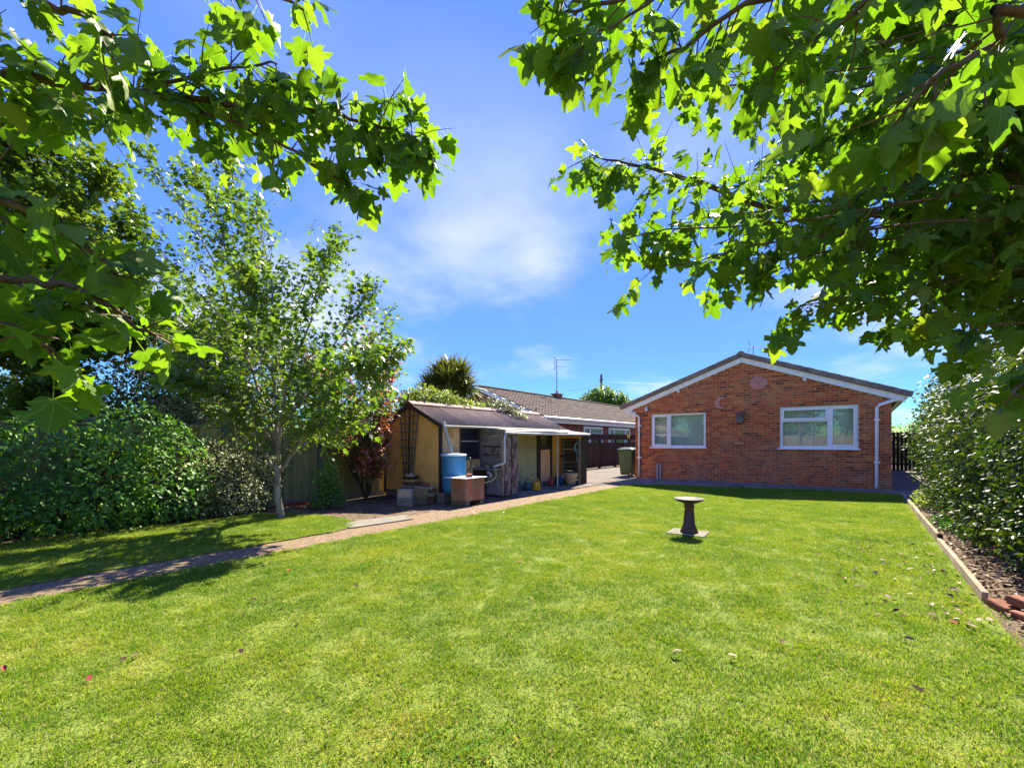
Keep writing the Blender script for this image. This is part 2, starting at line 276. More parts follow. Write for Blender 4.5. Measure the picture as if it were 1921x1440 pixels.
# ------------------------------------------------------------------ mesh helpers
class MB:
    def __init__(s): s.v = []; s.f = []
    def add(s, vs, fs):
        o = len(s.v); s.v += [tuple(x) for x in vs]; s.f += [tuple(i + o for i in f) for f in fs]; return s
    def bx(s, x0, x1, y0, y1, z0, z1, top=None):
        vs = [(x, y, z) for z in (z0, z1) for y in (y0, y1) for x in (x0, x1)]
        return s.add(vs, [(0, 2, 3, 1), (4, 5, 7, 6), (0, 1, 5, 4), (2, 6, 7, 3), (0, 4, 6, 2), (1, 3, 7, 5)])
    def box(s, c, size, rot=(0, 0, 0)):
        m = Matrix.Translation(c) @ Euler(rot).to_matrix().to_4x4(); h = [q / 2 for q in size]
        vs = [m @ Vector((x * h[0], y * h[1], z * h[2])) for z in (-1, 1) for y in (-1, 1) for x in (-1, 1)]
        return s.add(vs, [(0, 2, 3, 1), (4, 5, 7, 6), (0, 1, 5, 4), (2, 6, 7, 3), (0, 4, 6, 2), (1, 3, 7, 5)])
    def beam(s, a, b, wd, th, up=(0, 0, 1)):
        a, b = Vector(a), Vector(b); t = (b - a).normalized(); u = Vector(up); sd = t.cross(u).normalized(); u = sd.cross(t)
        vs = [p + sd * i * wd / 2 + u * j * th / 2 for p in (a, b) for (i, j) in ((-1, -1), (1, -1), (1, 1), (-1, 1))]
        return s.add(vs, [(3, 2, 1, 0), (4, 5, 6, 7), (0, 1, 5, 4), (1, 2, 6, 5), (2, 3, 7, 6), (3, 0, 4, 7)])
    def prism(s, poly, ax, a, b):       # polygon in the other two axes, extruded along ax
        def mk(p, t):
            q = list(p); q.insert(ax, t); return q
        n = len(poly)
        return s.add([mk(p, a) for p in poly] + [mk(p, b) for p in poly],
                     [tuple(range(n))[::-1], tuple(range(n, 2 * n))] + [(i, (i + 1) % n, (i + 1) % n + n, i + n) for i in range(n)])
    def tube(s, pts, rad, n=8, cap=True):
        pts = [Vector(p) for p in pts]
        if not isinstance(rad, (list, tuple)): rad = [rad] * len(pts)
        ref = Vector((.13, .31, .94)); vs = []; fs = []
        for i, p in enumerate(pts):
            t = (pts[min(i + 1, len(pts) - 1)] - pts[max(i - 1, 0)])
            t = t.normalized() if t.length > 1e-9 else Vector((0, 0, 1))
            if abs(t.dot(ref)) > .98: ref = Vector((.9, .3, .1))
            u = t.cross(ref).normalized(); v_ = t.cross(u)
            for k in range(n):
                a = 2 * math.pi * k / n; vs.append(p + (u * math.cos(a) + v_ * math.sin(a)) * rad[i])
        for i in range(len(pts) - 1):
            for k in range(n): fs.append((i * n + k, i * n + (k + 1) % n, (i + 1) * n + (k + 1) % n, (i + 1) * n + k))
        if cap: fs += [tuple(range(n))[::-1], tuple(range((len(pts) - 1) * n, len(pts) * n))]
        return s.add(vs, fs)
    def lathe(s, prof, c=(0, 0, 0), n=28):
        vs = []; fs = []
        for r, z in prof:
            for k in range(n): a = 2 * math.pi * k / n; vs.append((c[0] + r * math.cos(a), c[1] + r * math.sin(a), c[2] + z))
        for i in range(len(prof) - 1):
            for k in range(n): fs.append((i * n + k, i * n + (k + 1) % n, (i + 1) * n + (k + 1) % n, (i + 1) * n + k))
        if prof[0][0] > 1e-6: fs.append(tuple(range(n))[::-1])
        if prof[-1][0] > 1e-6: fs.append(tuple(range((len(prof) - 1) * n, len(prof) * n)))
        return s.add(vs, fs)
    def mesh(s, name):
        me = bpy.data.meshes.new(name); me.from_pydata(s.v, [], s.f); me.validate(); me.update(); return me
    def build(s, name, mat, parent=None, bevel=0, smooth=False, kind=None):
        me = s.mesh(name); me.materials.append(MT[mat])
        return link(name, me, parent, bevel, smooth, kind)
def link(name, me, parent=None, bevel=0, smooth=False, kind=None):
    o = bpy.data.objects.new(name, me); C.objects.link(o)
    if parent: attach(o, parent)
    if smooth: me.polygons.foreach_set('use_smooth', [True] * len(me.polygons))
    if bevel:
        b = o.modifiers.new('bevel', 'BEVEL'); b.width = bevel; b.segments = 2; b.limit_method = 'ANGLE'; b.angle_limit = R(40)
    if kind: o['kind'] = kind
    return o
def attach(o, par): o.parent = par; o.matrix_parent_inverse = Matrix.Translation(-Vector(par.location)); return o
def thing(name, label, cat, loc=(0, 0, 0), group=None):
    o = bpy.data.objects.new(name, None); C.objects.link(o); o.location = loc; o.empty_display_size = .2
    return tag(o, label, cat, group)
def tag(o, label, cat, group=None):
    o['label'] = label; o['category'] = cat
    if group: o['group'] = group
    return o
def struct(o): o['kind'] = 'structure'; return o

# fast triangle soup from repeated leaf shapes
def leafshape(kind):
    if kind == 'oval':
        v = [(0, 0, 0), (.20, .22, .05), (.25, .55, .06), (0, 1, -.10), (-.25, .55, .06), (-.20, .22, .05), (0, .55, -.02)]
        t = [(0, 1, 6), (1, 2, 6), (2, 3, 6), (3, 4, 6), (4, 5, 6), (5, 0, 6)]
    elif kind == 'diamond':
        v = [(0, 0, 0), (.36, .5, .10), (0, 1, -.08), (-.36, .5, .10)]; t = [(0, 1, 2), (0, 2, 3)]
    elif kind == 'star':
        v = [(0, 0, 0), (.42, .12, .03), (.26, .36, .05), (.5, .62, .0), (.17, .62, .04), (0, 1, -.12), (-.17, .62, .04), (-.5, .62, 0), (-.26, .36, .05), (-.42, .12, .03), (0, .45, -.03)]
        t = [(i, i + 1, 10) for i in range(9)] + [(9, 0, 10)]
    elif kind == 'blade':
        v = [(-.02, 0, 0), (.02, 0, 0), (.028, .45, .05), (-.028, .45, .05), (0, 1, -.12)]; t = [(0, 1, 2), (0, 2, 3), (3, 2, 4)]
    return np.array(v, float), np.array(t, int)
def mapleleaf(fold=.18, curl=.25, seed=0):
    r = random.Random(seed)
    half = [(0, 0), (.12, -.09), (.27, -.10), (.36, .0), (.46, .03), (.36, .16), (.34, .24), (.47, .27), (.66, .33), (.60, .43), (.62, .53), (.47, .52), (.33, .50), (.26, .56), (.29, .68), (.20, .74), (.15, .86), (0, 1.0)]
    half = [(x * (1 + r.uniform(-.1, .1)), y + (r.uniform(-.03, .03) if 0 < i < 17 else 0)) for i, (x, y) in enumerate(half)]
    n = len(half); mids = [(0, .25), (0, .55)]
    def zz(x, y): return fold * abs(x) - curl * (max(y, 0) ** 2) * .5 - abs(x) ** 2 * curl + .03 * math.sin(9 * y + 7 * x + seed)
    v = [(x, y) for x, y in half] + [(-x, y) for x, y in half[1:-1]] + mids
    v += [(.17, .28), (-.17, .28), (.13, .58), (-.13, .58)]
    o = n + n - 2; m1, m2, a, b, c_, d = o, o + 1, o + 2, o + 3, o + 4, o + 5
    def L(i): return i if i in (0, n - 1) else n + i - 1
    t = []
    for f, p, q, flip in ((lambda i: i, a, c_, 0), (L, b, d, 1)):
        h = []
        for i in range(0, 12): h.append((f(i), f(i + 1), p))
        for i in range(12, 17): h.append((f(i), f(i + 1), q))
        h += [(f(12), q, p), (p, q, m1), (m1, q, m2), (q, f(17), m2), (f(0), p, m1)]
        t += [(x, z, y) if flip else (x, y, z) for x, y, z in h]
    # a petiole ribbon
    k = len(v); v += [(-.012, -.02), (.012, -.02), (.012, -.55), (-.012, -.55)]; t += [(k, k + 1, k + 2), (k, k + 2, k + 3)]
    return np.array([(x, y, zz(x, y) if y > -.15 else (-(y) * .12)) for x, y in v], float), np.array(t, int)
def frames(dirs, norms):
    y = dirs / np.linalg.norm(dirs, axis=1, keepdims=True)
    x = np.cross(y, norms); x /= np.linalg.norm(x, axis=1, keepdims=True) + 1e-9
    return x, y, np.cross(x, y)
def soup(name, mat, P, D, Nn, Sz, shapes, parent=None, kind='stuff', attr=False):
    P, D, Nn, Sz = map(lambda a: np.asarray(a, float), (P, D, Nn, Sz))
    X, Y, Z = frames(D, Nn); which = rng.integers(0, len(shapes), len(P)); V = []; T = []; A = []; off = 0
    for k, (bv, bt) in enumerate(shapes):
        i = np.where(which == k)[0]
        if not len(i): continue
        s = Sz[i][:, None, None]
        vv = P[i][:, None] + s * (bv[None, :, 0:1] * X[i][:, None] + bv[None, :, 1:2] * Y[i][:, None] + bv[None, :, 2:3] * Z[i][:, None])
        V.append(vv.reshape(-1, 3)); T.append((bt[None] + (np.arange(len(i)) * len(bv))[:, None, None]).reshape(-1, 3) + off); off += len(i) * len(bv)
        A.append(np.tile(bv, (len(i), 1)))
    V = np.concatenate(V); T = np.concatenate(T); A = np.concatenate(A)
    me = bpy.data.meshes.new(name); rawmesh(me, V, T)
    if attr: me.attributes.new('leafxy', 'FLOAT_VECTOR', 'POINT').data.foreach_set('vector', A.astype(np.float32).ravel())
    me.materials.append(MT[mat]); return link(name, me, parent, kind=kind)
def rawmesh(me, V, T):
    me.vertices.add(len(V)); me.vertices.foreach_set('co', V.astype(np.float32).ravel())
    me.loops.add(len(T) * 3); me.loops.foreach_set('vertex_index', T.astype(np.int32).ravel())
    me.polygons.add(len(T)); me.polygons.foreach_set('loop_start', np.arange(0, len(T) * 3, 3, dtype=np.int32))
    me.update(calc_edges=True)

OVAL = [leafshape('oval')]; DIA = [leafshape('diamond')]; STAR = [leafshape('star')]; BLADE = [leafshape('blade')]
MAPLES = [mapleleaf(.55, .9, 6), mapleleaf(.25, 1.1, 7), mapleleaf(.16, .22, 1), mapleleaf(.30, .55, 2), mapleleaf(.05, .35, 3), mapleleaf(.4, .2, 4), mapleleaf(-.12, .7, 5)]

# ================================================================== SETTING
def sheet(name, poly, z, mat, depth=.05):
    m = MB(); n = len(poly)
    m.add([(x, y, z) for x, y in poly] + [(x, y, z - depth) for x, y in poly], [tuple(range(n))] + [(i, i + n, (i + 1) % n + n, (i + 1) % n) for i in range(n)])
    return struct(m.build(name, mat))
struct(MB().add([(-600, -600, -.06), (600, -600, -.06), (600, 600, -.06), (-600, 600, -.06)], [(0, 1, 2, 3)]).build('ground', 'earth'))
def wob(a, b, n, amp, sd):
    r = random.Random(sd); return [(a[0] + (b[0] - a[0]) * i / n + r.uniform(-amp, amp), a[1] + (b[1] - a[1]) * i / n + r.uniform(-amp * .5, amp * .5)) for i in range(n + 1)]
LAWN = wob((-5.45, -8), (-5.45, 13.2), 60, .035, 3) + [(-5.1, 13.45), (-4.5, 13.7), (-3.47, 13.92), (-2.55, 14.2), (-1.3, 14.6), (-.14, 14.7), (.78, 14.7)] + [(.78, 5.2), (.80, 5.0)] + wob((.82, 4.9), (.9, -8), 10, .05, 4)
STRIP = wob((-6.05, -8), (-6.05, 3.6), 40, .03, 5) + [(-6.15, 3.95), (-6.5, 4.25), (-7.1, 4.35), (-7.9, 4.15), (-8.6, 3.7)] + wob((-8.6, 3.2), (-8.6, -8), 12, .05, 6)
lawn = sheet('lawn', LAWN, 0, 'lawn'); strip = sheet('lawn_strip', STRIP, 0, 'lawn')
sheet('path', [(-6.35, -9), (-5.3, -9), (-5.3, 13.6), (-4.3, 14.2), (-6.35, 14.2)], -.016, 'path', .03)
sheet('soil_bed', [(-10.5, -9), (-6.3, -9), (-6.3, 12.9), (-10.5, 12.9)], -.030, 'soil', .02)
sheet('flower_bed', [(.7, -9), (4.5, -9), (4.5, 14.3), (.7, 14.3)], -.012, 'soil', .03)
drive = sheet('driveway', [(-10.3, 12.6), (-6.2, 12.6), (-5.5, 13.3), (-5.9, 14.7), (-6.46, 15.2), (-6.46, 40), (-10.3, 40)], -.008, 'concrete', .04)
pave = sheet('paving', [(-6.44, 15.16), (-5.88, 14.72), (-5.5, 13.38), (-4, 13.8), (-2, 14.25), (1.6, 14.45), (1.6, 15.78), (-6.44, 15.78)], -.004, 'concdark', .04)
sheet('side_path', [(.68, 15.8), (2.0, 15.8), (2.0, 34), (.68, 34)], -.006, 'gravel', .04)
yard = sheet('yard', [(-7.5, 8.5), (-6.3, 8.5), (-6.2, 12.58), (-7.5, 12.58)], -.012, 'soil', .03)
for i in range(5):      # paving slabs under the shed canopy
    y0 = 8.62 + i * .79
    MB().bx(-7.42, -6.9, y0, y0 + .77, -.03, .004).build('paving_slab', 'concdark', yard, .008)
    MB().bx(-6.88, -6.28, y0 + .1, y0 + .86, -.03, .002 + .004 * (i % 2)).build('paving_slab', 'concdark' if i < 2 else 'concrete', yard, .008)
for i in range(9):
    x0 = -5.6 + i * .68
    MB().bx(x0, x0 + .665, 14.92, 15.70, -.04, .008 + .004 * (i % 3)).build('paving_slab', 'concdark', pave, .008)
for (y0, y1) in ((12.75, 14.6), (14.65, 17.6), (17.65, 21.4), (21.45, 26)):
    MB().bx(-10.2, -6.60 if y1 > 15 else -6.5, y0, y1, -.04, .004).build('concrete_bay', 'concrete', drive, .01)

# grass blades: geometry nodes on the two lawns
def grass_nodes(density, blade_h):
    t = bpy.data.node_groups.new('grass', 'GeometryNodeTree')
    t.interface.new_socket('Geometry', in_out='INPUT', socket_type='NodeSocketGeometry'); t.interface.new_socket('Geometry', in_out='OUTPUT', socket_type='NodeSocketGeometry')
    N = lambda ty, **k: (lambda n: ([setattr(n, a, b) for a, b in k.items()], n)[1])(t.nodes.new(ty)); Lk = t.links.new
    gi = N('NodeGroupInput'); go = N('NodeGroupOutput')
    def mth(op, a, b):
        n = N('ShaderNodeMath', operation=op)
        for i, q in enumerate((a, b)):
            if isinstance(q, bpy.types.NodeSocket): Lk(q, n.inputs[i])
            else: n.inputs[i].default_value = q
        return n.outputs[0]
    gr = N('GeometryNodeMeshGrid'); gr.inputs['Size X'].default_value = .0042; gr.inputs['Size Y'].default_value = 1; gr.inputs['Vertices X'].default_value = 2; gr.inputs['Vertices Y'].default_value = 4
    ps = N('GeometryNodeInputPosition'); sp = N('ShaderNodeSeparateXYZ'); Lk(ps.outputs[0], sp.inputs[0])
    tt = mth('ADD', sp.outputs[1], .5); cb = N('ShaderNodeCombineXYZ')
    Lk(mth('MULTIPLY', sp.outputs[0], mth('SUBTRACT', 1.0, mth('MULTIPLY', mth('MULTIPLY', tt, tt), .85))), cb.inputs[0])
    Lk(mth('MULTIPLY', mth('MULTIPLY', tt, tt), blade_h * .6), cb.inputs[1]); Lk(mth('MULTIPLY', tt, blade_h), cb.inputs[2])
    st = N('GeometryNodeSetPosition'); Lk(gr.outputs[0], st.inputs['Geometry']); Lk(cb.outputs[0], st.inputs['Position'])
    def rv(mn, mx_, seed, ty='FLOAT_VECTOR'):
        n = N('FunctionNodeRandomValue', data_type=ty)
        i0 = {'FLOAT_VECTOR': 0, 'FLOAT': 2}[ty]; n.inputs[i0].default_value = mn; n.inputs[i0 + 1].default_value = mx_; n.inputs['Seed'].default_value = seed
        return n.outputs[0 if ty == 'FLOAT_VECTOR' else 1]
    pg = N('GeometryNodeMeshGrid'); pg.inputs['Size X'].default_value = .17; pg.inputs['Size Y'].default_value = .17; pg.inputs['Vertices X'].default_value = 2; pg.inputs['Vertices Y'].default_value = 2
    d1 = N('GeometryNodeDistributePointsOnFaces'); Lk(pg.outputs[0], d1.inputs[0]); d1.inputs['Density'].default_value = 2600
    i1 = N('GeometryNodeInstanceOnPoints'); Lk(d1.outputs[0], i1.inputs['Points']); Lk(st.outputs[0], i1.inputs['Instance'])
    Lk(rv((-.75, -.75, 0), (.75, .75, 6.28), 1), i1.inputs['Rotation']); Lk(rv(.4, 1.15, 2, 'FLOAT'), i1.inputs['Scale'])
    rl = N('GeometryNodeRealizeInstances'); Lk(i1.outputs[0], rl.inputs[0])
    sm = N('GeometryNodeSetMaterial'); sm.inputs['Material'].default_value = MT['grass']; Lk(rl.outputs[0], sm.inputs[0])
    d2 = N('GeometryNodeDistributePointsOnFaces'); Lk(gi.outputs[0], d2.inputs[0]); d2.inputs['Density'].default_value = density
    i2 = N('GeometryNodeInstanceOnPoints'); Lk(d2.outputs[0], i2.inputs['Points']); Lk(sm.outputs[0], i2.inputs['Instance'])
    Lk(rv((-.06, -.06, 0), (.06, .06, 6.28), 5), i2.inputs['Rotation']); Lk(rv(.6, 1.12, 6, 'FLOAT'), i2.inputs['Scale'])
    Lk(i2.outputs[0], go.inputs[0]); return t
def shrink(poly, d):
    c = np.mean(np.array(poly), 0); return poly
for nm, poly, lab, dens in (('grass', [(max(x, -5.43) if x < 0 else x - .02, max(y, -1.5) if y < 14 else y - .03) for x, y in LAWN], 'short mown green grass of the wide garden lawn', 260),
                      ('grass', [(min(x, -6.08), max(y, -1.5)) for x, y in STRIP], 'short grass strip between the path and the hedge', 240)):
    m = MB(); m.add([(x, y, .001) for x, y in poly], [tuple(range(len(poly)))])
    o = m.build(nm, 'grass', kind='stuff'); tag(o, lab, 'grass'); md = o.modifiers.new('grass', 'NODES'); md.node_group = grass_nodes(dens, .023)

# ================================================================== MAIN BUNGALOW
FY = 15.75; XL, XR, XC = -6.45, .68, -2.95
def roofz(x): return 3.80 - (abs(x - XC)) * .372       # underside line of the gable wall
W1 = (-5.86, -4.03, 1.10, 2.27); W2 = (-1.91, -.03, 1.10, 2.33)
house = thing('brick_bungalow', 'red brick bungalow with white bargeboards and two white windows in its gable', 'bungalow', (XC, FY, 0))
mw = MB(); y0, y1 = FY + .0005, FY + .25
mw.bx(XL + .004, XR - .004, y0, y1, -.1, 1.10)
for a, b in ((XL + .004, W1[0]), (W1[1], W2[0]), (W2[1], XR - .004)): mw.bx(a, b, y0, y1, 1.10, 2.27)
mw.prism([(XL + .004, 2.27), (W2[0], 2.27), (W2[0], 2.33), (W2[1], 2.33), (W2[1], 2.27), (XR - .004, 2.27), (XR - .004, roofz(XR)), (XC, roofz(XC)), (XL + .004, roofz(XL))], 1, y0, y1)
wall = mw.build('wall', 'mortar', house)
ms = MB(); ms.bx(XL, XL + .22, FY + .26, 30, -.1, 2.42).bx(XR - .22, XR, FY + .26, 30, -.1, 2.42).bx(XL, XR, 29.78, 30, -.1, 2.42)
ms.build('side_wall', 'brickfar', house)
# bricks one by one
bm_full = MB().bx(-.106, .106, 0, .05, 0, .0625).mesh('brick'); bm_full.materials.append(MT['brick'])
full = []; rest = MB(); row = 0; z = .02
def blocked(x0, x1, z0, z1):
    for a, b, c, d in (W1, W2):
        if x1 > a - .001 and x0 < b + .001 and z1 > c + .005 and z0 < d - .005: return (a, b)
while z < 3.75:
    sx0 = math.floor(XL / .225) * .225 - (.1125 if row % 2 else 0); x = sx0
    while x < XR:
        a, b = max(x + .005, XL), min(x + .22, XR); x += .225
        if b - a < .03: continue
        zt = z + .065
        ok = min(roofz(a), roofz(b)) - zt
        if ok < 0:
            # clip to the slope: shorten
            for _ in range(12):
                if a < XC and roofz(a) < zt: a += .018
                if b > XC and roofz(b) < zt: b -= .018
            if b - a < .04 or min(roofz(a), roofz(b)) < zt - .012: continue
        pieces = [(a, b)]; bl = blocked(a, b, z, zt)
        if bl: pieces = [(a, min(b, bl[0] - .004)), (max(a, bl[1] + .004), b)]
        for (p, q) in pieces:
            if q - p < .03: continue
            jy = rnd(-.002, .002)
            if q - p > .213 and abs(p + .2149 - q) < .01 and ok > 0: full.append(((p + q) / 2, FY + jy - .004, z))
            else: rest.bx(p + .0015, q - .0015, FY + jy - .004, FY + .045, z, zt - .0025)
    z += .075; row += 1
full.sort(key=lambda q: -q[0] + abs(q[2] - 1.3) * .3)
pchild = attach
for i, (x, y, z) in enumerate(full):
    if i < 300:
        o = bpy.data.objects.new('brick', bm_full); C.objects.link(o); o.location = (x, y, z); o.rotation_euler = (0, rnd(-.006, .006), 0); pchild(o, wall)
    else: rest.bx(x - .106, x + .106, y, y + .05, z, z + .0625)
o = rest.build('brickwork', 'brick', None, kind='stuff'); pchild(o, wall)

def frame_rect(m, x0, x1, z0, z1, t, ya, yb):
    m.bx(x0, x0 + t, ya, yb, z0, z1).bx(x1 - t, x1, ya, yb, z0, z1).bx(x0 + t, x1 - t, ya, yb, z0, z0 + t).bx(x0 + t, x1 - t, ya, yb, z1 - t, z1)
def sub(m, name, mat, par, bevel=0, kind=None, smooth=False):
    return m.build(name, mat, par, bevel, smooth, kind)
def window(w, lights, house, depth=FY):
    x0, x1, z0, z1 = w; m = MB(); ya, yb = depth + .035, depth + .10
    frame_rect(m, x0, x1, z0, z1, .055, ya, yb)
    for (a, b, c, d, sash) in lights:
        pass
    fr = sub(m, 'window', 'white', house, .006)
    for (a, b, c, d, sash) in lights:
        t = .055 if sash else .02
        s_ = MB(); frame_rect(s_, a, b, c, d, t, depth + (.02 if sash else .045), depth + .085); sub(s_, 'sash', 'white', fr, .006)
        sub(MB().bx(a + t - .004, b - t + .004, depth + .058, depth + .066, c + t - .004, d - t + .004), 'pane', 'glass', fr)
    return fr
sill_t = .05
def sill(w, fr): sub(MB().bx(w[0] - .05, w[1] + .05, FY - .07, FY + .10, w[2] - .035, w[2] + .004), 'sill', 'white', fr, .008)
f1 = window(W1, [(W1[0] + .055, -5.26, W1[2] + .055, W1[3] - .055, True), (-5.20, W1[1] - .055, W1[2] + .055, W1[3] - .055, False)], house)
sub(MB().bx(-5.26, -5.20, FY + .03, FY + .10, W1[2] + .055, W1[3] - .055), 'mullion', 'white', f1, .004); sill(W1, f1)
f2 = window(W2, [(W2[0] + .055, -.72, 1.94, W2[3] - .055, True), (W2[0] + .055, -.72, W2[2] + .055, 1.90, False), (-.66, W2[1] - .055, W2[2] + .055, W2[3] - .055, True)], house)
sub(MB().bx(-.72, -.66, FY + .03, FY + .10, W2[2] + .055, W2[3] - .055).bx(W2[0] + .055, -.72, FY + .03, FY + .10, 1.90, 1.94), 'mullion', 'white', f2, .004); sill(W2, f2)
for wd, fr in ((W1, f1), (W2, f2)):
    m = MB(); x = wd[0] + .05
    while x < wd[1] - .05:
        m.box((x + .04, FY + .19, (wd[2] + wd[3]) / 2), (.089, .003, wd[3] - wd[2] - .05), (0, 0, R(16))); x += .08
    sub(m, 'blind', 'blind', fr)
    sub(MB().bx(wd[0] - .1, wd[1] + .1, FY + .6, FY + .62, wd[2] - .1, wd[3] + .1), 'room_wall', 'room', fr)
sub(MB().lathe([(0, 0), (.045, .01), (.05, .06), (.03, .11), (.035, .14), (0, .15)], (-.92, FY + .13, 1.155), 14), 'ornament', 'white', f2, smooth=True)
# roof
RZ = .372; L_ = math.hypot(1, RZ)
m = MB()
for s in (-1, 1):
    m.prism([(XC, 4.02), (XC, 3.95), (XC + s * 3.92, 3.95 - RZ * 3.92), (XC + s * 3.92, 4.02 - RZ * 3.92)], 1, FY - .10, 30.3)
roof = m.build('roof', 'rooftile', house)
for s in (-1, 1):
    b = MB(); x1 = XC + s * 3.90
    b.prism([(XC, 3.985), (XC, 3.785), (x1, 3.785 - RZ * 3.90), (x1, 3.965 - RZ * 3.90)][::s], 1, FY - .075, FY - .045); b.build('bargeboard', 'barge', house, .004)
    sf = MB(); sf.prism([(XC + s * .02, 3.83), (XC + s * .02, 3.815), (x1, 3.815 - RZ * 3.88), (x1, 3.83 - RZ * 3.88)][::s], 1, FY - .045, FY + .004); sf.build('soffit', 'barge', house)
    n = 13; step = 3.95 / n
    vt = MB()
    ang = math.atan(RZ)
    vt.prism([(-.02, -.075), (.0, -.10), (step * L_ + .05, -.10), (step * L_ + .05, .02), (step * L_ + .03, .035), (0, .04), (-.02, .03)], 1, 0, .30)
    me = vt.mesh('verge_tile'); me.materials.append(MT['rooftile'])
    for i in range(n):
        o = bpy.data.objects.new('verge_tile', me); C.objects.link(o)
        xs = XC + s * (i * step + .06); o.location = (xs, FY - .135 + rnd(-.006, .006), 4.06 - RZ * (i * step + .06) + .0)
        o.rotation_euler = (0, (ang - .045) if s > 0 else math.pi - (ang - .045), 0)
        if s < 0: o.rotation_euler = (0, (ang - .045), math.pi); o.location.y += .30
        bv = o.modifiers.new('bevel', 'BEVEL'); bv.width = .022; bv.segments = 2
        attach(o, roof)
    g = MB(); xe = XC + s * 3.93; g.tube([(xe, FY - .06, 2.50), (xe, 30, 2.50)], .055, 8); g.build('gutter', 'white', house)
    e = MB(); e.bx(min(XC + s * 3.6, XC + s * 3.86), max(XC + s * 3.6, XC + s * 3.86), FY - .04, FY + .1, 2.36, 2.50); e.build('eaves_box', 'barge', house, .004)
for k in range(14):
    y = FY - .16 + k * .45
    pr = [(XC + .12 * math.cos(a), 4.035 + .10 * math.sin(a)) for a in [R(-12 + i * 17) for i in range(13)]]
    o = MB().prism(pr, 1, y, y + .445).build('ridge_tile', 'rooftile', None, .01); attach(o, roof)
# downpipes
m = MB(); m.tube([(-6.80, FY - .04, 2.44), (-6.72, FY - .055, 2.40), (-6.33, FY - .06, 2.22), (-6.29, FY - .06, 2.16), (-6.29, FY - .06, .04)], .036, 10); dp = m.build('downpipe', 'white', house, smooth=True)
for z in (1.85, .72): sub(MB().bx(-6.345, -6.20, FY - .10, FY, z, z + .035), 'bracket', 'white', dp)
m = MB(); m.tube([(.93, FY - .04, 2.48), (.84, FY - .055, 2.44), (.42, FY - .06, 2.29), (.37, FY - .06, 2.22), (.37, FY - .06, .08), (.33, FY - .10, .04)], .042, 10); dp = m.build('downpipe', 'white', house, smooth=True)
for z in (1.87, .72): sub(MB().bx(.30, .44, FY - .11, FY, z, z + .035), 'bracket', 'white', dp)
# small things fixed to the gable
def disc_face(name, label, c, rx, rz, moon=False):
    t = thing(name, label, 'plaque', c)
    n = 40; pts = []
    if moon:
        outer = [(rx * math.cos(a), rz * math.sin(a)) for a in [R(38 + i * 284 / 24) for i in range(25)]]
        p0, p1 = outer[-1], outer[0]; cc = .42 * rx; r2 = math.hypot(p1[0] - cc, p1[1]); a0 = math.atan2(p0[1], p0[0] - cc); a1 = math.atan2(p1[1], p1[0] - cc)
        a0 %= 2 * math.pi; inner = [(cc + r2 * math.cos(a0 + (a1 - a0) * i / 14), r2 * math.sin(a0 + (a1 - a0) * i / 14)) for i in range(1, 14)]
        pts = outer + inner
    else: pts = [(rx * math.cos(R(i * 9)) * (1 + .015 * (i % 2)), rz * math.sin(R(i * 9)) * (1 + .015 * (i % 2))) for i in range(40)]
    b = MB().prism([(c[0] + x, c[2] + z) for x, z in pts], 1, c[1] - .035, c[1] + .004).build('disc', 'terracotta', t, .008)
    f = MB()
    if moon:
        f.lathe([(0, -.02), (.02, 0), (0, .02)], (c[0] - .09, c[1] - .04, c[2] + .04), 8).box((c[0] - .02, c[1] - .04, c[2]), (.06, .03, .03)).box((c[0] - .07, c[1] - .04, c[2] - .08), (.07, .02, .014))
    else:
        for sx_ in (-1, 1): f.lathe([(0, -.025), (.035, 0), (0, .025)], (c[0] + sx_ * .10, c[1] - .036, c[2] + .06), 8)
        f.box((c[0], c[1] - .04, c[2]), (.035, .04, .10)).box((c[0], c[1] - .036, c[2] - .10), (.16, .02, .018)); f.tube([(c[0] + .19 * math.cos(R(q * 20)), c[1] - .036, c[2] + .155 * math.sin(R(q * 20))) for q in range(19)], .008, 5)
    f.build('face_relief', 'terracotta', t, .004)
disc_face('sun_plaque', 'round terracotta face plaque high on the brick gable', (-2.48, FY - .004, 3.10), .245, .20)
disc_face('moon_plaque', 'crescent moon terracotta plaque on the brick gable', (-3.55, FY - .004, 2.55), .20, .19, True)
t = thing('bird_box', 'small grey wooden bird box fixed to the brick gable wall', 'bird box', (-2.99, FY, 1.9))
MB().prism([(FY - .15, 1.90), (FY - .006, 1.88), (FY - .006, 2.17), (FY - .15, 2.12)], 0, -3.08, -2.90).build('box', 'greywood', t, .004)
MB().box((-2.99, FY - .085, 2.165), (.24, .20, .02), (R(17), 0, 0)).build('roof', 'greywood', t)
MB().tube([(-2.99, FY - .152, 2.05), (-2.99, FY - .146, 2.05)], .02, 12).build('entrance_hole', 'black', t)
MB().tube([(-2.99, FY - .15, 1.97), (-2.99, FY - .19, 1.97)], .006, 6).build('perch', 'greywood', t)
t = thing('security_light', 'small grey outdoor light with a dangling cable at the eaves of the brick gable', 'light', (-6.0, FY, 2.45))
MB().bx(-6.05, -5.96, FY - .10, FY - .005, 2.36, 2.54).build('housing', 'metal', t, .01); MB().bx(-6.04, -5.97, FY - .115, FY - .10, 2.38, 2.50).build('lens', 'whiteboard', t, .004)
MB().tube([(-5.98, FY - .03, 2.37), (-6.02, FY - .02, 2.26), (-6.15, FY - .015, 2.20), (-6.28, FY - .015, 2.30), (-6.36, FY - .015, 2.40)], .009, 6).build('cable', 'black', t)
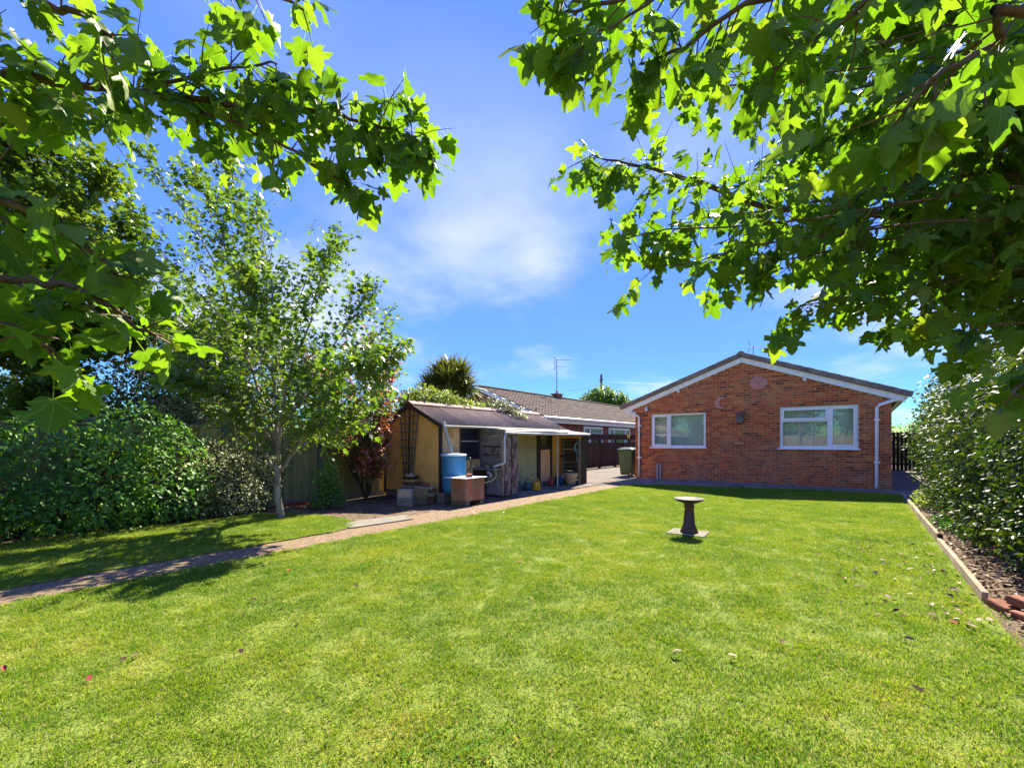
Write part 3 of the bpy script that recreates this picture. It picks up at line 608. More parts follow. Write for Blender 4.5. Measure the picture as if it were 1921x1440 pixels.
for x, lab in ((-4.9, 'tiny white spotlight under the left slope of the bargeboard'), (-1.28, 'tiny white spotlight under the right slope of the bargeboard')):
    z = roofz(x); t = thing('spotlight', lab, 'spotlight', (x, FY, z)); MB().bx(x - .04, x + .04, FY - .09, FY - .006, z - .09, z - .03).build('bracket', 'white', t, .006)
    MB().tube([(x, FY - .08, z - .07), (x + .02, FY - .13, z - .10)], [.028, .036], 10).build('lamp_head', 'white', t)
for x in (-5.63, -5.52):
    t = thing('vent_pipe', 'short grey pipe standing at the foot of the brick wall below the window', 'pipe', (x, FY - .05, 0), 'pipes below the window')
    MB().tube([(x, FY - .045, 0), (x, FY - .045, .50)], .028, 10).build('pipe', 'greypipe', t); MB().tube([(x, FY - .045, .48), (x, FY - .045, .52)], .034, 10).build('collar', 'greypipe', t)
def aerial(name, label, base, h, boom, el, sc=1.0):
    t = thing(name, label, 'aerial', base); b = Vector(base); MB().tube([b, b + Vector((0, 0, h))], .018 * sc, 6).build('mast', 'metal', t)
    for dz, dirv, ln, n in boom:
        d = Vector(dirv).normalized(); a = b + Vector((0, 0, h + dz)); sd = d.cross(Vector((0, 0, 1))).normalized()
        if n > 6: sd = Vector((0, 0, 1)).cross(sd).cross(d).normalized() if False else sd
        bm = MB().tube([a - d * .12, a + d * ln], .013 * sc, 5).build('boom', 'metal', t)
        m = MB()
        for i in range(n):
            q = a + d * (ln * i / (n - 1)); e = el * (1 - .5 * i / n); m.tube([q - sd * e, q + sd * e], .006 * sc, 4)
        m.build('element', 'metal', t)
        m = MB(); p = a - d * .1
        for s in (-1, 1): m.tube([p + Vector((0, 0, .03 * s)), p + Vector((0, 0, .22 * s)) - d * .08], .012 * sc, 4)
        m.build('reflector', 'black', t)
ab = at(1413, 668, 17.5); aerial('tv_aerial', 'small television aerial standing above the roof of the red brick bungalow', (ab.x, ab.y, roofz(ab.x) + .2), 4.98 - roofz(ab.x) - .2, [(-.03, (1, .35, -.12), .75, 9)], .13)

# ================================================================== NEIGHBOUR
NX, NR, NY0, NY1, NE, NZ = -12.25, -16.0, 18.0, 42, 2.52, 4.22
nb = thing('neighbour_bungalow', 'neighbouring brick bungalow with brown tiled roof behind the brown fence', 'bungalow', (NR, NY0, 0))
m = MB(); m.prism([(NX, -.05), (NX, NE), (NR, NZ - .15), (2 * NR - NX, NE), (2 * NR - NX, -.05)], 1, NY0 + .2, NY0 + .45).bx(NX - .25, NX, NY0 + .46, NY1, -.05, NE)
m.bx(2 * NR - NX, 2 * NR - NX + .25, NY0 + .46, NY1, -.05, NE); m.build('wall', 'brickfar', nb)
# tiles: every course a step, every tile its own block
m = MB(); ln = 3.98; slope = (NZ - NE) / (NX + .3 - NR); rows = 14; tl = (NX + .38 - NR) / rows
for r_ in range(rows):
    xa, xb = NR + r_ * tl, NR + (r_ + 1) * tl + .05; za, zb = NZ - r_ * tl * slope, NZ - ((r_ + 1) * tl + .05) * slope
    y = NY0 + (.15 if r_ % 2 else 0)
    while y < NY1:
        j = rnd(-.008, .008); ww = .295
        m.add([(xa, y, za + j), (xb, y, zb + .02 + j), (xb, y + ww, zb + .02 + j), (xa, y + ww, za + j), (xb, y, zb - .005 + j), (xb, y + ww, zb - .005 + j),
               (xb, y + ww * .5, zb + .034 + j), (xa, y + ww * .5, za + .02 + j)], [(0, 1, 6, 7), (7, 6, 2, 3), (1, 4, 5, 2, 6), (0, 4, 1)])
        y += .30
rf = m.build('roof', 'rooftile2', nb)
sub(MB().prism([(NR, NZ - .02), (2 * NR - NX - .3, NE - .02), (2 * NR - NX - .3, NE - .10), (NR, NZ - .10), (NX + .3, NE - .10), (NX + .3, NE - .02)], 1, NY0 + .02, NY1), 'roof_deck', 'rooftile2', rf)
rt = MB().prism([(NR + .13 * math.cos(R(i * 22.5)), NZ + .0 + .09 * math.sin(R(i * 22.5))) for i in range(9)], 1, 0, .44).mesh('ridge_tile'); rt.materials.append(MT['rooftile2'])
for k in range(40):
    o = bpy.data.objects.new('ridge_tile', rt); C.objects.link(o); o.location = (0, NY0 - .02 + k * .45, 0); attach(o, rf)
for s, x1 in ((1, NX + .35), (-1, 2 * NR - NX - .35)):
    MB().beam((NR, NY0 - .02, NZ - .13), (x1, NY0 - .02, NE - .17), .05, .20, (0, 0, 1)).build('bargeboard', 'barge', nb)
MB().tube([(NX + .37, NY0, NE - .06), (NX + .37, NY1, NE - .06)], .07, 8).build('gutter', 'white', nb)
MB().bx(NX + .24, NX + .28, NY0, NY1, NE - .30, NE - .08).build('fascia', 'barge', nb); MB().bx(NX, NX + .24, NY0 + .1, NY1, NE - .31, NE - .29).build('soffit', 'darkwood', nb)
def nwin(ya, yb, z0, z1, lights):
    m = MB(); x = NX
    def fr(a, b, c, d, t, x0, x1): m.bx(x0, x1, a, a + t, c, d).bx(x0, x1, b - t, b, c, d).bx(x0, x1, a + t, b - t, c, c + t).bx(x0, x1, a + t, b - t, d - t, d)
    fr(ya, yb, z0, z1, .09, x, x + .05); f = m.build('window', 'white', nb)
    for a, b, c, d in lights:
        m = MB(); fr(a, b, c, d, .07, x, x + .07); sub(m, 'sash', 'white', f)
        sub(MB().bx(x + .01, x + .03, a + .06, b - .06, c + .06, d - .06), 'pane', 'darkglass', f)
    sub(MB().bx(x, x + .10, ya - .05, yb + .05, z0 - .05, z0), 'sill', 'white', f)
ya, yb = yat(1094, NX), yat(1129, NX); nwin(ya, yb, .95, 2.16, [(ya + .06, ya + .68, .99, 2.1), (ya + .7, yb - .06, 1.72, 2.1), (ya + .7, yb - .06, .99, 1.7)])
ya, yb = yat(1141, NX), yat(1180, NX); nwin(ya, yb, .95, 2.16, [(ya + .06, ya + .7, .99, 2.1), (ya + .72, yb - .75, 1.66, 2.1), (ya + .72, yb - .75, .99, 1.64), (yb - .73, yb - .06, .99, 2.1)])
cb = at(1045, 745, 29); cy = yat(1045, NR)
ch = sub(MB().bx(NR - .22, NR + .22, cy - .32, cy + .32, NZ - .4, NZ + .20), 'chimney', 'brickfar', rf); sub(MB().bx(NR - .29, NR + .29, cy - .40, cy + .40, NZ + .205, NZ + .26), 'chimney_cap', 'ridgecap', rf); sub(MB().lathe([(.12, 0), (.14, .02), (.10, .06), (.09, .16), (.11, .18)], (NR, cy, NZ + .26), 12), 'chimney_pot', 'terracotta', rf)
aerial('tv_aerial', 'tall two-armed television aerial on the chimney of the neighbouring bungalow', (NR + .1, cy - .2, NZ + .10), 2.4, [(-.02, (.75, .66, 0), 1.1, 9), (-.45, (.75, .66, 0), .6, 6)], .14, 1.6)
# pole and its wires
pp = at(1128, 752, 46); t = thing('telegraph_pole', 'wooden telegraph pole rising beyond the neighbouring roof', 'pole', (pp.x, pp.y, 0))
MB().tube([(pp.x, pp.y, 0), (pp.x, pp.y, 8.1)], [.15, .11], 10).build('pole', 'pole', t); MB().bx(pp.x - .2, pp.x + .2, pp.y - .06, pp.y + .06, 7.5, 7.62).build('bracket', 'metal', t)
w0 = Vector((pp.x, pp.y, 7.4)); w1 = Vector((NR + .1, cy + 1.0, NZ + .55)); 
def sag(a, b, s): return [a + (b - a) * (i / 12) - Vector((0, 0, s * 4 * (i / 12) * (1 - i / 12))) for i in range(13)]
MB().tube(sag(w0, w1, .2), .016, 4).build('wire', 'black', t); MB().tube(sag(w0, w0 + Vector((24, 18, -.3)), .4), .009, 4).build('wire', 'black', t)

# ================================================================== FENCES
FX = -10.15
bf = thing('driveway_fence', 'dark brown wooden fence beside the driveway with an open gap below its top band', 'fence', (FX, 13, 0))
pale = MB().bx(0, .018, 0, .092, .05, 1.25).mesh('pale'); pale.materials.append(MT['brownfence'])
band = MB().bx(0, .02, 0, .155, 1.40, 1.68).mesh('band_board'); band.materials.append(MT['brownfence'])
def kid(me, name, root, loc, rot=(0, 0, 0)):
    o = bpy.data.objects.new(name, me); C.objects.link(o); o.parent = root; o.location = Vector(loc) - Vector(root.location); o.rotation_euler = rot; return o
y = 12.95; i = 0
while y < 29:
    kid(pale, 'pale', bf, (FX + .03 + rnd(0, .006), y, rnd(-.01, .01)))
    if i % 2 == 0 : kid(band, 'band_board', bf, (FX + .028, y + .01, rnd(-.006, .006)))
    y += .098 if i % 2 else .094; i += 1
for k in range(10):
    py = 12.95 + k * 1.83; MB().bx(FX - .05, FX + .06, py - .05, py + .05, -.05, 1.66 + .04 * (k % 2)).build('post', 'brownfence', bf, .008)
for z in (.25, .75, 1.15, 1.5): MB().bx(FX - .03, FX + .025, 12.95, 29, z, z + .07).build('rail', 'brownfence', bf)
bp = Vector((FX + .09, yat(1179, FX + .09), 1.58)); t = thing('butterfly_ornament', 'yellow butterfly ornament on top of the brown driveway fence', 'ornament', bp)
for s in (-1, 1):
    MB().prism([(bp.y + s * .015, bp.z), (bp.y + s * .20, bp.z + .17), (bp.y + s * .22, bp.z + .05), (bp.y + s * .10, bp.z - .01), (bp.y + s * .15, bp.z - .12), (bp.y + s * .04, bp.z - .10)], 0, bp.x, bp.x + .02).build('wing', 'butterfly', t)
MB().tube([(bp.x + .01, bp.y, bp.z - .1), (bp.x + .01, bp.y, bp.z + .1)], .015, 6).build('body', 'butterfly', t)
GX = -9.62
gf = thing('boundary_fence', 'weathered green close-boarded fence behind the shrubs beside the shed', 'fence', (GX, 2, 0))
gb = MB().bx(0, .02, 0, .118, .02, 1.55).mesh('fence_board'); gb.materials.append(MT['greenfence'])
y = -.9; i = 0
while y < 7.25:
    kid(gb, 'fence_board', gf, (GX + (i % 2) * .012, y, rnd(-.015, .015)), (0, 0, rnd(-.02, .02))); y += .108; i += 1
for k in range(5): py = 7.32 - k * 1.9; MB().bx(GX - .06, GX + .07, py - .05, py + .06, -.05, 1.68).build('post', 'postgrey', gf, .008)
MB().bx(GX - .02, GX + .035, -.9, 7.3, -.05, .06).build('gravel_board', 'greyblock', gf); MB().bx(GX - .02, GX + .04, -.9, 7.3, 1.56, 1.60).build('capping', 'greenfence', gf)
rf_ = thing('side_fence', 'dark wooden fence along the side path past the brick bungalow', 'fence', (2.05, 15, 0))
sb = MB().bx(0, .02, 0, .14, .02, 1.55).mesh('fence_board'); sb.materials.append(MT['brownfence'])
y = 14.6; i = 0
while y < 26: kid(sb, 'fence_board', rf_, (2.02 + (i % 2) * .012, y, 0)); y += .13; i += 1
for k in range(6): py = 14.6 + k * 2.2; MB().bx(1.93, 2.0, py, py + .09, -.05, 1.62).build('post', 'fencewood', rf_, .006)
sg = thing('side_gate', 'dark boarded gate closing the side path beyond the brick bungalow', 'gate', (1.35, 25.5, 0))
for k in range(10): MB().bx(.72 + k * .13, .72 + k * .13 + .122, 25.5 + .01 * (k % 2), 25.53 + .01 * (k % 2), .04, 1.7).build('gate_board', 'brownfence', sg)
for z in (.3, 1.4): MB().bx(.72, 2.0, 25.46, 25.495, z, z + .09).build('gate_rail', 'brownfence', sg)
# fence at the bottom of the garden, behind the photographer, mirrored in the panes
ef = thing('garden_end_fence', 'pale wooden panel fence across the end of the garden, mirrored in the panes', 'fence', (-4, -8.2, 0))
eb = MB().bx(0, .15, 0, .02, .02, 1.75).mesh('fence_board'); eb.materials.append(MT['fencewood'])
x = -9.4; i = 0
while x < 4.4: kid(eb, 'fence_board', ef, (x, -8.2 + (i % 2) * .012, 0)); x += .145; i += 1
for k in range(8): MB().bx(-9.4 + k * 1.9, -9.3 + k * 1.9, -8.16, -8.06, 0, 1.8).build('post', 'fencewood', ef)

# ================================================================== SHED
GY, SXL, SXR, SXC = 7.05, -9.40, -7.45, -8.42
EZ, RZ2, SY1 = 1.70, 2.22, 12.32
shed = thing('garden_shed', 'old ochre garden shed with corrugated roof and a sagging lean-to canopy', 'shed', (SXC, GY, 0))
MB().prism([(SXL, .13), (SXR, .13), (SXR, EZ), (SXC, RZ2 - .03), (SXL, EZ)], 1, GY, GY + .06).build('gable_wall', 'ochre', shed)
MB().bx(SXL + .01, SXR - .01, GY + .01, GY + .2, -.05, .13).bx(SXR - .2, SXR + .01, GY + .2, SY1, -.05, .12).build('plinth', 'greyblock', shed, .01)
MB().bx(SXL, SXL + .05, GY + .06, SY1, .0, EZ).bx(SXL + .05, SXR, SY1 - .06, SY1, 0, EZ).build('rear_wall', 'ochre', shed)
for x in (SXR - .012, SXL - .025): MB().bx(x, x + .06, GY - .02, GY + .045, .05, EZ + .02).build('corner_post', 'darkwood', shed)
Yp = [GY + .06, yat(862, SXR), yat(897, SXR), yat(968, SXR), yat(1007, SXR), yat(1012, SXR), yat(1031, SXR), yat(1034, SXR), yat(1052, SXR), SY1 - .06]
xa, xb = SXR - .05, SXR
def wp(ya, yb, z0, z1, mat): return MB().bx(xa, xb, ya, yb, z0, z1).build('wall_panel', mat, shed)
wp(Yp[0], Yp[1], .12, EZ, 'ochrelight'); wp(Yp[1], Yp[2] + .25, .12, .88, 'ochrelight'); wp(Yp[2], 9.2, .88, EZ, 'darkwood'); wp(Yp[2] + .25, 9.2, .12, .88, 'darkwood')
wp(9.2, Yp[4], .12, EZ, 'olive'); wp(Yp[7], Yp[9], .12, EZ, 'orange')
wn1 = MB().bx(xa + .02, xb - .01, Yp[1], Yp[2], .88, EZ).build('window', 'darkglass', shed)
wfm = MB(); 
for y in (Yp[1], Yp[2] - .03): wfm.bx(xb, xb + .025, y, y + .04, .87, EZ - .02)
wfm.bx(xb, xb + .025, Yp[1] + .04, Yp[2] - .03, .87, .90).bx(xb, xb + .025, Yp[1] + .04, Yp[2] - .03, EZ - .05, EZ - .02)
sub(wfm, 'frame', 'darkwood', wn1); sub(MB().bx(xb, xb + .022, Yp[1] + .04, Yp[2] - .03, 1.30, 1.325), 'glazing_bar', 'greypipe', wn1)
for a, b in ((Yp[4], Yp[5]), (Yp[6], Yp[7])): MB().bx(xb - .02, xb + .045, a, b, .05, EZ).build('door_post', 'darkwood', shed)
door = MB().bx(xb - .03, xb + .015, Yp[5], Yp[6], .12, 1.06).build('door', 'doorpaint', shed)
dz0, dz1 = 1.06, EZ - .02; m = MB(); m.bx(xb - .03, xb + .02, Yp[5], Yp[6], dz0, dz0 + .14).bx(xb - .03, xb + .02, Yp[5], Yp[5] + .03, dz0 + .14, dz1).bx(xb - .03, xb + .02, Yp[6] - .08, Yp[6], dz0 + .14, dz1)
sub(m, 'window_frame', 'darkwood', door); sub(MB().bx(xb - .02, xb - .012, Yp[5] + .03, Yp[6] - .08, dz0 + .14, dz1), 'pane', 'glass', door)
sub(MB().bx(xb - .03, xb - .022, Yp[5] + .03, Yp[6] - .08, dz0 + .14, dz1), 'painted_reflection', 'doorreflect', door); sub(MB().bx(xb - .01, xb + .01, Yp[5] + .03, Yp[6] - .08, 1.50, 1.53), 'glazing_bar', 'darkwood', door)  # door pane's yellow-green reflection, painted on a sheet behind the glass
# corrugated sheets, each its own
roofp = MB().bx(SXC - .03, SXC + .03, GY, SY1, RZ2 - .12, RZ2 - .05).build('roof_frame', 'darkwood', shed)
for s in (1, -1):
    xe, ze = (SXR + .16, EZ - .015) if s > 0 else (SXL - .16, EZ - .015)
    for k in range(6):
        yA = GY - .10 + k * .885; yB = yA + .93; n = 11 * 8; m = MB(); vs = []; fs = []; lift = .006 * (k % 2) + .004 * k * 0
        tw = rnd(-.008, .008)
        for j, (fx, fz) in enumerate(((0, 0), (.5, -.012 + tw), (1, 0))):
            for i in range(n + 1):
                y = yA + (yB - yA) * i / n; zc = .018 * math.sin(2 * math.pi * 11 * i / n)
                vs.append((SXC + (xe - SXC) * fx, y, RZ2 + (ze - RZ2) * fx + zc + fz + lift + rnd(-.0015, .0015)))
        for j in range(2):
            for i in range(n): a = j * (n + 1) + i; fs.append((a, a + 1, a + n + 2, a + n + 1) if s < 0 else (a, a + n + 1, a + n + 2, a + 1))
        m.add(vs, fs); o = sub(m, 'corrugated_sheet', 'corr', roofp, smooth=True); md = o.modifiers.new('thick', 'SOLIDIFY'); md.thickness = .008; md.offset = -1
    b = MB().beam((SXC, GY - .06, RZ2 - .05), (xe, GY - .06, ze - .055), .045, .10).build('bargeboard', 'darkwood', shed)
for k in range(6):
    yA = GY - .12 + k * .89; pr = [(SXC - .17, RZ2 - .045), (SXC - .16, RZ2 - .03), (SXC - .03, RZ2 + .045), (SXC + .03, RZ2 + .045), (SXC + .16, RZ2 - .03), (SXC + .17, RZ2 - .045), (SXC + .03, RZ2 + .022), (SXC - .03, RZ2 + .022)]
    sub(MB().prism(pr, 1, yA, yA + .90), 'ridge_cap', 'ridgecap', roofp, .004)
for y in (GY - .09, SY1 - .05): sub(MB().lathe([(.025, 0), (.03, .03), (.012, .05), (.02, .09), (.022, .12), (.006, .18), (0, .19)], (SXC, y, RZ2 + .03), 10), 'finial', 'darkwood', roofp)
m = MB(); gx = SXR + .185
pr = [(gx + .05 * math.cos(R(180 + i * 18)), 1.655 + .045 * math.sin(R(180 + i * 18))) for i in range(11)]; pr += [(x * .86 + gx * .14, z + .004) for x, z in pr[::-1]]
m.prism(pr, 1, GY - .08, SY1 + .05); m.build('gutter', 'greypipe', shed)
pA = Vector((gx - .01, GY - .06, 1.74)); pB = Vector((-7.12, 7.12, 1.0))
MB().tube([pA + (pA - pB) * .0, pB], .038, 10).build('downpipe', 'greypipe', shed)
# canopy (lean-to)
CX, CY0, CY1 = -6.72, 8.40, 12.58
def cz(x): return 1.66 - (x - SXR) * .075 / .73
for k, (ya, yb) in enumerate(((CY0, 9.85), (9.82, 11.25), (11.22, CY1))):
    z0, z1 = cz(SXR) + .012 * (k % 2), cz(CX - -.06) + .012 * (k % 2) - .02
    vs = []; fs = []
    for i in range(3):
        for j in range(5):
            x = SXR + .01 + (CX + .10 - SXR) * i / 2; y = ya + (yb - ya) * j / 4; vs.append((x, y, z0 + (z1 - z0) * i / 2 - (.012 if i == 1 else 0) + rnd(-.006, .006)))
    fs = [(i * 5 + j, (i + 1) * 5 + j, (i + 1) * 5 + j + 1, i * 5 + j + 1) for i in range(2) for j in range(4)]
    o = MB().add(vs, fs).build('canopy_sheet', 'canopy', shed); md = o.modifiers.new('thick', 'SOLIDIFY'); md.thickness = .02
MB().beam((SXR + .02, CY0 + .0, 1.60), (CX + .08, CY0, 1.53), .03, .11).build('canopy_fascia', 'greywood', shed)
MB().bx(CX - .02, CX + .03, CY0 + .03, CY1 - .03, 1.47, 1.545).build('canopy_beam', 'darkwood', shed)
for y in (9.3, 10.3, 11.4, 12.4): MB().beam((SXR + .02, y, 1.615), (CX, y, 1.535), .04, .06).build('rafter', 'darkwood', shed)
MB().tube([(CX + .10, CY0 - .03, 1.505), (CX + .10, 9.5, 1.495), (CX + .10, 11.0, 1.50), (CX + .10, CY1, 1.51)], .032, 8).build('canopy_gutter', 'greypipe', shed)
MB().tube([(CX + .09, CY0 + .02, 1.50), (CX + .07, CY0 - .02, 1.40), (CX + .07, CY0 - .02, .84), (CX + .068, CY0 - .022, .80), (CX + .05, CY0 - .04, .785), (CX - .12, CY0 - .22, .70)], .027, 10).build('canopy_downpipe', 'palepipe', shed, smooth=True)
for k, (z0, z1) in enumerate(((1.20, 1.56), (.985, 1.165), (.60, .965))):
    MB().box(((SXR + CX) / 2 + .01, CY0 + .03 + .02 * (k == 1), (z0 + z1) / 2), (CX - SXR - .04, .025, z1 - z0), (0, rnd(-.012, .012), 0)).build('end_board', 'peel' if k == 1 else 'oldboard', shed, .006)
MB().bx(SXR + .01, SXR + .05, CY0 - .01, CY0 + .06, .62, 1.62).build('end_batten', 'greywood', shed); MB().bx(CX - .05, CX + .0, CY0 - .01, CY0 + .05, 0, 1.5).build('end_post', 'timber', shed, .006)
for ya, yb in ((8.47, 8.69), (8.73, 8.97)): MB().bx(CX - .01, CX + .025, ya, yb, .01, 1.50).build('upright_board', 'peel', shed, .008)
# end panel and bench of the lean-to
bn = MB().bx(SXR + .05, CX - .05, CY0 - .005, CY0 + .025, .02, .60).build('end_panel', 'panelpeel', shed, .006)
MB().bx(SXR - .02, CX - .02, CY0 - .30, CY0 + .02, .625, .665).build('bench_top', 'greyblock', shed, .006)
MB().bx(SXR + .02, CX - .50, CY0 - .26, CY0 - .015, .05, .62).build('bench_side', 'darkwood', shed)
MB().tube([(CX, 10.85, 0), (CX, 10.85, 1.49)], .017, 8).build('canopy_pole', 'canopy', shed)
# far end screen
ey = 12.22
for k in range(11): MB().box(((SXR + CX) / 2 + .02, ey + .03 + rnd(-.01, .01), .06 + k * .135), (CX - SXR + .02, .03, .125), (0, rnd(-.015, .015), 0)).build('screen_board', 'mossboard', shed, .008)
for x, mt_ in ((SXR + .10, 'timber'), (CX - .05, 'timber')): MB().bx(x - .035, x + .035, ey - .06, ey + .005, 0, 1.5).build('screen_post', 'greywood' if x < -7 else 'timber', shed, .006)
MB().bx(SXR + .02, CX, ey - .075, ey - .06, .82, .87).build('screen_rail', 'darkwood', shed); MB().bx(SXR + .02, CX, ey - .07, ey - .0, 1.40, 1.48).build('screen_rail', 'orange', shed)
MB().bx(CX - .02, CX + .02, ey + .0, ey + .32, .0, 1.5).build('screen_side', 'mossboard', shed, .01)

# trellis on the gable
t = thing('trellis', 'old fan trellis of thin dark battens standing against the ochre gable', 'trellis', (-8.45, GY - .04, 0))
tops = [-8.74, -8.585, -8.42, -8.27, -8.13]; bots = [-8.60, -8.53, -8.46, -8.39, -8.33]
ztop = [1.90, 2.06, 2.2, 2.05, 1.96]
for i, (a, b) in enumerate(zip(tops, bots)): MB().beam((b, GY - .045, .28), (a, GY - .045, ztop[i]), .028 if i != 2 else .042, .02, (0, 1, 0)).build('upright', 'darkwood' if i == 2 else 'greywood', t)
for k in range(9):
    z = .42 + k * .185; f = (z - .28) / 1.7; MB().beam((bots[0] + (tops[0] - bots[0]) * f - .035, GY - .066, z + rnd(-.006, .006)), (bots[4] + (tops[4] - bots[4]) * f + .035, GY - .066, z + rnd(-.006, .006)), .024, .028).build('crosspiece', 'greywood', t)

# ================================================================== YARD OBJECTS
def base(name, label, cat, x, y, z=0, group=None): return thing(name, label, cat, (x, y, z), group)
bx_, by_ = -7.12, 7.16
for k, (dx, dy) in enumerate(((-.12, -.1), (.12, .08))):
    tag(MB().bx(bx_ + dx - .11, bx_ + dx + .11, by_ + dy - .22 * (.9), by_ + dy + .2, -.03, .175).build('concrete_block', 'greyblock', None, .01), 'rough grey concrete block under the blue water butt', 'block', 'blocks under the water butt')
t = base('water_butt', 'blue plastic water butt with pale lid beside the ochre shed', 'water butt', bx_, by_, .18)
MB().lathe([(.225, 0), (.235, .015), (.237, .06), (.245, .07), (.245, .085), (.242, .10), (.258, .40), (.264, .55), (.266, .74), (.275, .76), (.275, .785), (.262, .80)], (bx_, by_, .18), 40).build('body', 'blue', t, smooth=True)
MB().lathe([(.27, .80), (.285, .805), (.287, .835), (.265, .845), (.10, .86), (0, .862)], (bx_, by_, .18), 40).build('lid', 'bluepale', t, smooth=True)
MB().tube([(bx_ + .22, by_ + .2, .93), (bx_ + .27, by_ + .24, .95), (bx_ + .29, by_ + .26, .84), (bx_ + .27, by_ + .24, .70), (bx_ + .23, by_ + .2, .67)], .014, 8).build('hose', 'black', t, smooth=True)
tx0, tx1, ty0, ty1 = -6.76, -6.35, 6.72, 7.31
for y in (ty0 + .05, ty1 - .12): tag(MB().bx(tx0 - .05, tx1 - .01, y, y + .10, -.03, .075).build('timber_bearer', 'oldboard', None, .01), 'short dark timber bearer under the rusty tank', 'timber', 'bearers under the tank')
t = base('rusty_tank', 'square rust-stained metal water tank in front of the lean-to', 'tank', -6.55, 7.0, .08)
MB().bx(tx0, tx1, ty0, ty1, .078, .53).build('body', 'rust', t, .008)
MB().bx(tx0 - .01, tx1 + .01, ty0 - .01, ty1 + .01, .50, .532).build('rim', 'rust', t, .006); MB().tube([(tx0 + .12, ty0 - .03, .42), (tx0 + .12, ty0 + .01, .42)], .03, 10).build('pipe_stub', 'rust', t)
tag(MB().bx(tx0 - .16, tx1 + .03, ty0 - .04, ty1 + .06, .537, .555).build('white_board', 'whiteboard', None, .004), 'thin white board lying over the rusty tank', 'board')
bk = MB().box((0, 0, 0), (.105, .215, .065)).mesh('brick')
def loose(name, mat, loc, rot, label, grp=None, size=(.105, .215, .065), bev=.008, cat='brick'):
    o = MB().box((0, 0, 0), size).build(name, mat, None, bev); o.location = loc; o.rotation_euler = rot; return tag(o, label, cat, grp)
loose('loose_brick', 'redbrick', (-6.52, 7.02, .59), (0, 0, R(55)), 'single red brick weighing down the white board on the tank')
loose('loose_brick', 'yellowbrick', (-7.10, 8.26, .70), (0, 0, R(60)), 'single buff brick lying on the bench top of the lean-to')
t = base('garden_hose', 'thin yellow hose hanging from the bench of the lean-to', 'hose', -6.85, 8.2, .6)
MB().tube([(-6.80, 8.16, .60), (-6.72, 8.10, .63), (-6.64, 8.05, .60), (-6.60, 8.0, .50), (-6.62, 7.9, .42), (-6.7, 7.75, .37), (-6.85, 7.6, .36)], .012, 8).build('tube', 'rope', t, smooth=True)
MB().tube([(-6.98, 8.12, .56), (-6.9, 8.10, .575), (-6.84, 8.09, .53), (-6.83, 8.09, .46)], .03, 10).build('elbow', 'greypipe', t, smooth=True)
# rubble by the gable
loose('concrete_block', 'greyblock', (-7.46, 6.12, .055), (0, 0, R(32)), 'dark grey block under the pale block beside the shed', None, (.33, .22, .17), .012, 'block')
loose('pale_block', 'pinkblock', (-7.47, 6.11, .225), (0, 0, R(35)), 'pale buff building block lying on a grey block', None, (.29, .21, .165), .012, 'block')
loose('leaning_slab', 'slab', (-7.30, 6.36, .17), (R(24), R(8), R(44)), 'grey slab leaning against the rubble pile', None, (.30, .045, .42), .01, 'slab')
z = -.03
for k in range(5):
    h = (.075, .07, .085, .065, .05)[k]; loose('flat_stone', 'redbrick' if k in (0, 1, 3) else 'pinkblock', (-7.50 + rnd(-.02, .02), 6.72 + rnd(-.02, .02), z + h / 2), (0, 0, R(30 + rnd(-8, 8))), ('lowest', 'second lowest', 'middle', 'second highest', 'topmost')[k] + ' slab of the low stack beside the shed corner', 'slabs in the low stack', (.36 - .012 * k, .28 - .01 * k, h - .004), .012, 'slab'); z += h
for k in range(2): loose('half_brick', 'redbrick', (-7.56 + k * .135, 6.70 - k * .06, z + .05), (0, 0, R(30)), 'pale topped red half brick on the low stack of slabs', 'half bricks on the stack', (.11, .12, .10), .014)
z = -.03
for k in range(7):
    loose('stacked_tile', ('greyblock', 'redbrick', 'yellowbrick', 'pinkblock')[k % 4], (-8.12 + rnd(-.03, .03), 6.80 + rnd(-.03, .03), z + .034), (0, 0, R(20 + rnd(-12, 12))), ('lowest', 'second', 'third', 'fourth', 'fifth', 'sixth', 'topmost')[k] + ' tile, counted from the ground, of the stack by the trellis', 'tiles stacked by the trellis', (.34, .24, .062), .01, 'tile'); z += .069
t = base('rubble_dish', 'shallow dish heaped with pale stones on the stack by the trellis', 'dish', -8.12, 6.8, z)
MB().lathe([(.10, 0), (.19, .035), (.20, .055), (.17, .05), (0, .03)], (-8.12, 6.8, z), 20).build('dish', 'glaze', t)
for k in range(16):
    a = rnd(0, 6.28); r_ = rnd(0, .14); o = MB().lathe([(0, -.03), (.03, -.015), (.038, .005), (.02, .028), (0, .032)], (0, 0, 0), 7).build('stone', 'pinkblock', t); o.location = Vector((r_ * math.cos(a) , r_ * math.sin(a), .055 + .06 * (1 - r_ / .14) * rnd(.4, 1))) + Vector((0, 0, 0)); o.matrix_parent_inverse = Matrix(); o.rotation_euler = (rnd(0, 3), rnd(0, 3), 0)
t = base('plant_pot', 'small round grey pot lying beside the pale building block', 'pot', -7.75, 6.45, .1); MB().tube([(-7.80, 6.52, .12), (-7.72, 6.38, .11)], [.055, .075], 14).build('pot', 'greyblock', t)

